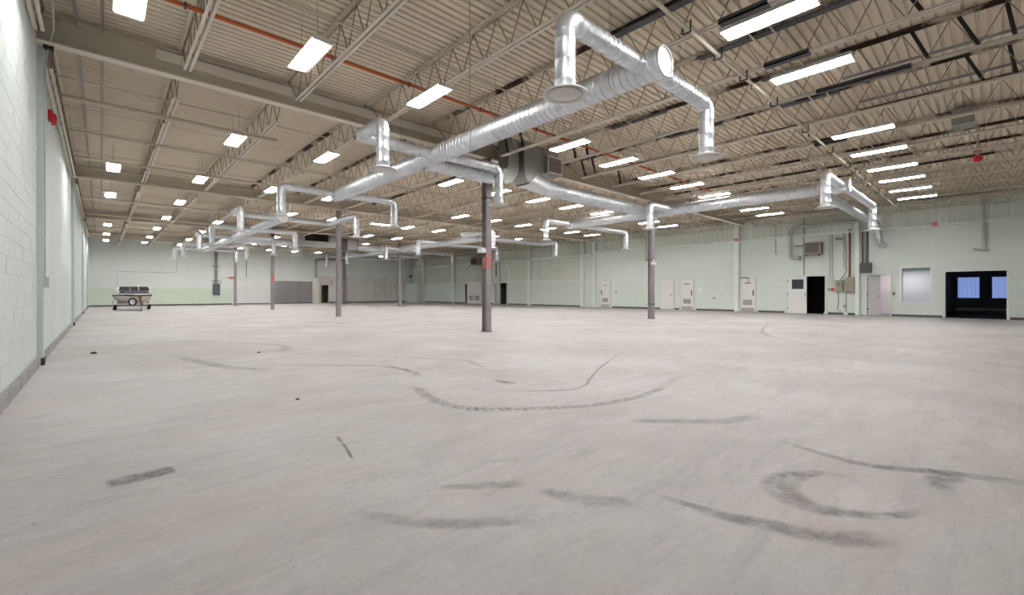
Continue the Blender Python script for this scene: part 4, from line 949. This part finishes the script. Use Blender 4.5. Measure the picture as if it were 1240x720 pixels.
fr.tube((XR-0.6, 35.95, 2.87), (XR-0.6, 37.15, 2.87), 0.035, 8).tube((XR-0.6, 35.95, 3.4), (XR-0.6, 37.15, 3.4), 0.03, 8)
fr.build('pipe_frame', M['sage'], uh, smooth=40)
tag(MB().box(XR-0.9, XR-0.1, 36.8, 38.6, 4.78, 4.82).build('duct_shelf', M['sage']), 'thin sage shelf plate above the far unit heater', 'shelf')
tag(MB().tube((XR+0.055, 33.95, 2.8), (XR+0.055, 33.95, 4.13), 0.05, 10).build('riser_pipe', M['dark'], smooth=40), 'dark vertical pipe on the wall right of the far heater', 'pipe')
tag(MB().tube((XR-0.2, 40.9, 0), (XR-0.2, 40.9, 4.6), 0.06, 10).build('riser_pipe', M['sage'], smooth=40), 'sage downpipe on the wall column left of the narrow doorway', 'pipe')
tag(MB().box(XR-0.3, XR-0.1, 33.7, 33.9, 0, 0.2).build('paint_bucket', M['plastic']), 'small white bucket at the left jamb of the open doorway', 'bucket')
# ceiling odds: grey box and red valve at the upper right
tag(MB().box(15.4, 16.0, 0.35, 0.75, 5.3, 5.68).build('junction_box', M['galv_dark']), 'grey metal box among the joists at the upper right', 'box')
rv = thing('sprinkler_valve', (18.3, 0.36, 4.9), 'red sprinkler valve hanging under the joists at the right', 'valve')
MB().lathe((18.2, 0.36, 4.88), [(0.05, 0), (0.11, 0.05), (0.11, 0.13), (0.05, 0.18)], 12).build('valve_body', M['redp'], rv, smooth=40)
MB().tube((18.2, 0.36, 5.06), (18.2, 0.36, 5.8), 0.03, 8).build('pipe', M['pipe'], rv)
MB().lathe((18.2, 0.36, 5.16), [(0.09, 0), (0.09, 0.09)], 12).build('wheel', M['redp'], rv)

# ================================================================== BOAT ON TRAILER (seen bow first)
def boat():
    b = thing('motor_boat', (1.6, 39.9, 0), 'white and navy motor boat parked by the far left wall', 'boat')
    b.rotation_euler = (0, 0, R(6)); b.scale = (0.80, 0.92, 1)
    # local frame: bow towards -y, z up
    S = [(-2.5, 0.30, 0.80, 1.08), (-2.3, 0.62, 0.64, 1.09), (-1.95, 0.86, 0.50, 1.10), (-1.3, 1.03, 0.40, 1.10), (-0.3, 1.10, 0.35, 1.08), (1.0, 1.1, 0.34, 1.06), (2.0, 1.04, 0.34, 1.05)]
    def sec(y, w, k, g):
        return [Vector((-w, y, g)), Vector((-w*0.97, y, g-0.14)), Vector((-w*0.86, y, k+0.32)), Vector((-w*0.45, y, k+0.12)), Vector((0, y, k)), Vector((w*0.45, y, k+0.12)), Vector((w*0.86, y, k+0.32)), Vector((w*0.97, y, g-0.14)), Vector((w, y, g))]
    h = MB(); rings = [sec(*s_) for s_ in S]; n = 9
    for r in rings: h.v += [tuple(v) for v in r]
    for a in range(len(rings)-1):
        for i in range(n-1): h.f.append((a*n+i, a*n+i+1, (a+1)*n+i+1, (a+1)*n+i))
    h.f.append(tuple((len(rings)-1)*n+i for i in range(n))); h.f.append(tuple(range(n)))
    hu = h.build('hull', M['hull'], b, smooth=50, shift=False)
    # rub rail and gunwale
    for nm, dz, o, hh, m in (('rub_rail', -0.10, 0.02, 0.10, M['black']), ('gunwale', -0.01, 0.01, 0.075, M['gel'])):
        mb = MB()
        for s_ in (-1, 1):
            for a, c in zip(S, S[1:]):
                mb.bar((s_*(a[1]+o-0.02), a[0], a[3]+dz), (s_*(c[1]+o-0.02), c[0], c[3]+dz), 0.06, hh)
        mb.bar((-0.3, -2.52, 1.08+dz), (0.3, -2.52, 1.08+dz), 0.06, hh)
        mb.build(nm, m, hu, shift=False)
    # deck: navy foredeck rising to the windscreen, white cockpit sides
    D = MB(); P = [(-2.48, 0.28, 1.13), (-2.28, 0.6, 1.17), (-1.95, 0.84, 1.21), (-1.3, 1.0, 1.25), (-0.6, 1.06, 1.29)]
    for y, w, z in P: D.v += [(-w, y, 1.08), (-w*0.8, y, z), (w*0.8, y, z), (w, y, 1.08)]
    for a in range(len(P)-1):
        for i in range(3): D.f.append((a*4+i, a*4+i+1, (a+1)*4+i+1, (a+1)*4+i))
    D.f.append((16, 17, 18, 19)); D.build('foredeck', M['navyp'], b, smooth=30, shift=False)
    C = MB()
    for s_ in (-1, 1): C.box(min(s_*1.07, s_*0.92), max(s_*1.07, s_*0.92), -0.6, 1.98, 1.02, 1.24)
    C.box(-1.0, 1.0, 1.8, 1.98, 0.9, 1.22).build('cockpit_side', M['gel'], b, shift=False)
    MB().box(-0.92, 0.92, -0.5, 1.8, 0.72, 0.78).build('cockpit_floor', M['grey_panel'], b, shift=False)
    MB().box(-0.5, 0.5, 1.2, 1.9, 0.78, 1.3).build('engine_cover', M['gel'], b, shift=False)
    for x in (-0.6, 0.6):
        MB().box(x-0.25, x+0.25, 0.2, 0.7, 0.78, 1.1).box(x-0.25, x+0.25, 0.62, 0.74, 1.1, 1.42).build('seat', M['gel'], b, shift=False)
    # windscreen: three panes in bright frames
    fr = MB(); y0, y1, zt, zb = -0.75, -0.45, 1.58, 1.28
    for x in (-1.02, -0.30, 0.30, 1.02): fr.bar((x, y0, zb), (x*0.92, y1, zt), 0.045, 0.04)
    fr.bar((-0.95, y1, zt), (0.95, y1, zt), 0.03, 0.03).bar((-1.02, y0, zb), (1.02, y0, zb), 0.03, 0.03)
    for s_ in (-1, 1): fr.bar((s_*0.94, y1, zt), (s_*1.1, 0.5, 1.26), 0.035, 0.035)
    fo = fr.build('windscreen_frame', M['chrome'], b, shift=False)
    for xa, xb in ((-1.0, -0.32), (-0.28, 0.28), (0.32, 1.0)):
        p = MB(); p.v += [(xa, y0, zb), (xb, y0, zb), (xb*0.92, y1, zt), (xa*0.92, y1, zt)]; p.v += [(v[0], v[1]+0.012, v[2]) for v in p.v]
        p.quad_faces(0, [(0,1,2,3), (7,6,5,4), (0,4,5,1), (1,5,6,2), (2,6,7,3), (3,7,4,0)]); p.build('windscreen_pane', M['tint'], fo, shift=False)
    MB().bar((-0.9, -2.2, 1.2), (0.9, -2.2, 1.2), 0.02, 0.02).build('bow_rail', M['chrome'], b, shift=False)
    MB().lathe((0.0, -2.5, 0.98), [(0.03, 0), (0.03, 0.05)], 10, (0, -1, 0)).build('bow_eye', M['chrome'], b, shift=False)
    return b
boat()
def wheel(mb_t, mb_h, P, r, w, ax=(1, 0, 0)):
    mb_t.lathe(Vector(P)-Vector(ax)*w/2, [(r*0.62, 0), (r*0.93, 0), (r, w*0.2), (r, w*0.8), (r*0.93, w), (r*0.62, w)], 24, ax, False, False)
    mb_h.lathe(Vector(P)-Vector(ax)*w/2, [(0.03, w*0.2), (r*0.5, w*0.15), (r*0.64, 0.0), (r*0.64, w), (0.03, w*0.8)], 20, ax)
def trailer():
    t = thing('boat_trailer', (1.6, 39.9, 0), 'boat trailer with spare wheel in front, under the motor boat', 'trailer')
    t.rotation_euler = (0, 0, R(6)); t.scale = (0.80, 0.92, 1)
    f = MB()
    for s_ in (-1, 1):
        f.bar((s_*0.95, 2.0, 0.42), (s_*0.95, -0.9, 0.42), 0.06, 0.1).bar((s_*0.95, -0.9, 0.42), (0.0, -2.9, 0.44), 0.06, 0.1)
    f.bar((-1.1, 0.2, 0.36), (1.1, 0.2, 0.36), 0.06, 0.06).bar((-0.95, 1.8, 0.42), (0.95, 1.8, 0.42), 0.06, 0.08).bar((-0.75, -1.2, 0.42), (0.75, -1.2, 0.42), 0.06, 0.08)
    f.bar((0, -2.7, 0.44), (0, -3.35, 0.44), 0.08, 0.08).build('frame', M['hub'], t, shift=False)
    for s_ in (-1, 1):
        mt, mh = MB(), MB(); wheel(mt, mh, (s_*1.12, 0.2, 0.3), 0.30, 0.2)
        wt = mt.build('wheel', M['rubber'], t, smooth=40, shift=False); mh.build('hub', M['hub'], wt, smooth=40, shift=False)
        fe = MB()
        for k in range(8):
            a0, a1 = R(10+20*k), R(30+20*k)
            fe.bar((s_*1.12, 0.2-0.37*math.cos(a0), 0.3+0.37*math.sin(a0)), (s_*1.12, 0.2-0.37*math.cos(a1), 0.3+0.37*math.sin(a1)), 0.25, 0.02)
        fe.build('fender', M['gel'], t, shift=False)
        MB().bar((s_*0.55, -0.9, 0.45), (s_*0.55, 1.7, 0.45), 0.12, 0.06).build('bunk', M['rust'], t, shift=False)
        MB().box(s_*1.0-0.03, s_*1.0+0.03, -0.42, -0.36, 0.42, 0.62).build('marker_post', M['dark'], t, shift=False)
    mt, mh = MB(), MB(); wheel(mt, mh, (-0.48, -2.9, 0.58), 0.27, 0.17, (0.3, 1, 0))
    w_ = mt.build('spare_wheel', M['rubber'], t, smooth=40, shift=False); mh.build('hub', M['hub'], w_, smooth=40, shift=False)
    MB().bar((0.0, -2.85, 0.44), (0.0, -2.75, 1.0), 0.08, 0.08).box(-0.1, 0.1, -2.9, -2.7, 0.78, 0.98).build('winch_stand', M['rust'], t, shift=False)
    MB().tube((0, -3.2, 0.0), (0, -3.2, 0.75), 0.028, 8).lathe((0, -3.2, 0.0), [(0.09, 0), (0.09, 0.02), (0.03, 0.04)], 12).build('tongue_jack', M['rust'], t, shift=False)
    MB().box(-0.06, 0.06, -3.5, -3.3, 0.40, 0.5).build('coupler', M['dark'], t, shift=False)
    return t
trailer()

# ================================================================== FLOOR MARKS
def smooth_path(pts, n=12):
    """Catmull-Rom through plan points"""
    P = [Vector((x, y, 0)) for x, y in pts]; P = [P[0]*2-P[1]] + P + [P[-1]*2-P[-2]]; out = []
    for k in range(1, len(P)-2):
        for i in range(n):
            t = i/n; a, b, c, d_ = P[k-1], P[k], P[k+1], P[k+2]
            out.append(0.5*((2*b) + (c-a)*t + (2*a-5*b+4*c-d_)*t*t + (3*b-a-3*c+d_)*t**3))
    out.append(P[-2]); return out
def mark(pts, widths, m, z=0.0015):
    path = smooth_path(pts); n = len(path)
    me = bpy.data.meshes.new('tire_mark'); vs, fs, uvs, ends = [], [], [], []; s_ = 0
    for i, P in enumerate(path):
        dd = (path[min(i+1, n-1)]-path[max(i-1, 0)]).normalized(); nn = Vector((-dd.y, dd.x, 0))
        t = i/(n-1)*(len(widths)-1); k = min(int(t), len(widths)-2); wdt = widths[k]*(1-(t-k)) + widths[k+1]*(t-k)
        if i: s_ += (P-path[i-1]).length
        for j, o in enumerate((-0.5, 0, 0.5)):
            Q = P + nn*(o*wdt); vs.append((Q.x, Q.y, z)); uvs.append((s_, j/2)); ends.append((i/(n-1), 0))
        if i:
            for j in range(2): fs.append((3*(i-1)+j, 3*(i-1)+j+1, 3*i+j+1, 3*i+j))
    me.from_pydata(vs, [], fs); u1_ = me.uv_layers.new(name='UVMap'); u2_ = me.uv_layers.new(name='Ends')
    for l in me.loops: u1_.data[l.index].uv = uvs[l.vertex_index]; u2_.data[l.index].uv = ends[l.vertex_index]
    me.materials.append(m); o = bpy.data.objects.new('tire_mark', me); COL.objects.link(o); o.parent = fl; return o
T1, T2, T3 = tire_mat('tire_rubber_dark', 0.5), tire_mat('tire_rubber_tread', 0.5, tread=75.0), tire_mat('tire_rubber_faint', 0.3)
mark([(1.7, 8.6), (2.58, 7.6), (3.1, 7.05), (3.4, 6.62), (3.45, 6.0), (3.29, 5.49)], [0.06, 0.10, 0.16, 0.2], T1)
mark([(2.95, 5.15), (2.9, 4.9), (2.75, 4.35), (2.72, 3.95), (2.85, 3.6), (3.11, 3.37), (3.5, 3.08), (3.87, 2.9), (4.45, 2.8), (5.2, 2.85), (6.2, 3.1)], [0.16, 0.2, 0.2, 0.17, 0.15, 0.15], T2)
mark([(3.62, 4.05), (3.9, 3.79), (4.23, 3.55), (4.6, 3.6), (5.01, 3.83), (5.9, 4.3), (7.5, 5.0)], [0.06, 0.07, 0.06, 0.06], T1)
mark([(2.6, 9.4), (3.4, 8.2), (4.2, 7.2), (4.69, 6.38), (4.6, 5.9), (4.47, 5.42)], [0.05, 0.1, 0.1], T3)
mark([(4.05, 1.25), (3.94, 0.88), (3.91, 0.62), (4.0, 0.42), (4.12, 0.25), (4.2, 0.05), (4.3, -0.2)], [0.08, 0.12, 0.14, 0.16], T1)
mark([(4.16, 0.30), (4.05, 0.22), (3.93, 0.235), (3.72, 0.24)], [0.12, 0.2, 0.2, 0.12], T1)
mark([(3.58, 0.62), (3.53, 0.77), (3.40, 0.86), (3.23, 0.92), (3.06, 0.90), (2.95, 0.80), (2.93, 0.67), (3.0, 0.53), (3.08, 0.42), (3.2, 0.33), (3.36, 0.27)], [0.06, 0.13, 0.24, 0.26, 0.15, 0.10, 0.08], T1)
mark([(2.42, 1.40), (2.44, 1.15), (2.46, 0.98), (2.53, 0.8), (2.61, 0.57), (2.72, 0.44), (2.86, 0.36)], [0.06, 0.12, 0.17, 0.19, 0.18], T1)
mark([(0.02, 3.76), (0.1, 3.765), (0.3, 3.77), (0.38, 3.775)], [0.18, 0.22, 0.22, 0.17], tire_mat('tire_rubber_patch', 0.8, (0.25, 0.245, 0.24)))
mark([(1.45, 3.74), (1.40, 3.45), (1.32, 3.08)], [0.035, 0.03], tire_mat('scrape_line', 0.9, (0.24, 0.21, 0.2)))
mark([(3.95, 4.65), (3.97, 4.45), (4.0, 4.28)], [0.14, 0.18, 0.14], T1)
mark([(1.0, 2.4), (1.2, 2.06), (1.36, 1.9), (1.52, 1.77), (1.7, 1.66)], [0.1, 0.14, 0.14, 0.1], T3)
mark([(3.6, 2.35), (3.94, 2.01), (4.28, 1.7), (4.8, 1.55)], [0.12, 0.2, 0.16], T3)
mark([(1.5, 2.35), (1.75, 2.15), (1.98, 2.0)], [0.05, 0.14, 0.1], T3)
mark([(1.95, 1.9), (2.05, 1.62), (2.25, 1.4)], [0.1, 0.2, 0.12], T3)
mark([(-0.1, 8.9), (1.2, 8.6), (2.3, 8.9), (3.4, 9.2)], [0.06, 0.12, 0.1], T3)
mark([(1.0, 10.5), (1.25, 9.4), (1.5, 8.3), (2.0, 7.5)], [0.25, 0.3, 0.25], T3)
mark([(0.6, 14.5), (2.4, 12.2), (3.0, 10.8), (2.6, 9.6)], [0.12, 0.25, 0.25], T3)
mark([(2.0, 19), (6.0, 15.5), (10.5, 13.5)], [0.2, 0.35, 0.2], T3)
mark([(11.5, 2.5), (14, 4.5), (19, 6.0)], [0.1, 0.2, 0.1], T3)
for q, (x, y, s_) in enumerate(((-0.10, 11.95, 0.05), (2.3, 9.9, 0.03), (1.62, 5.3, 0.02))):
    g = MB().lathe((x, y, 0), [(s_, 0), (s_*1.1, s_*0.3), (s_*0.5, s_*0.7)], 7)
    tag(g.build('debris', M['debris']), ['small dark lump of debris on the floor near the left wall', 'dark chip of debris on the floor before the tyre arc', 'tiny dark chip on the open floor'][q], 'debris')
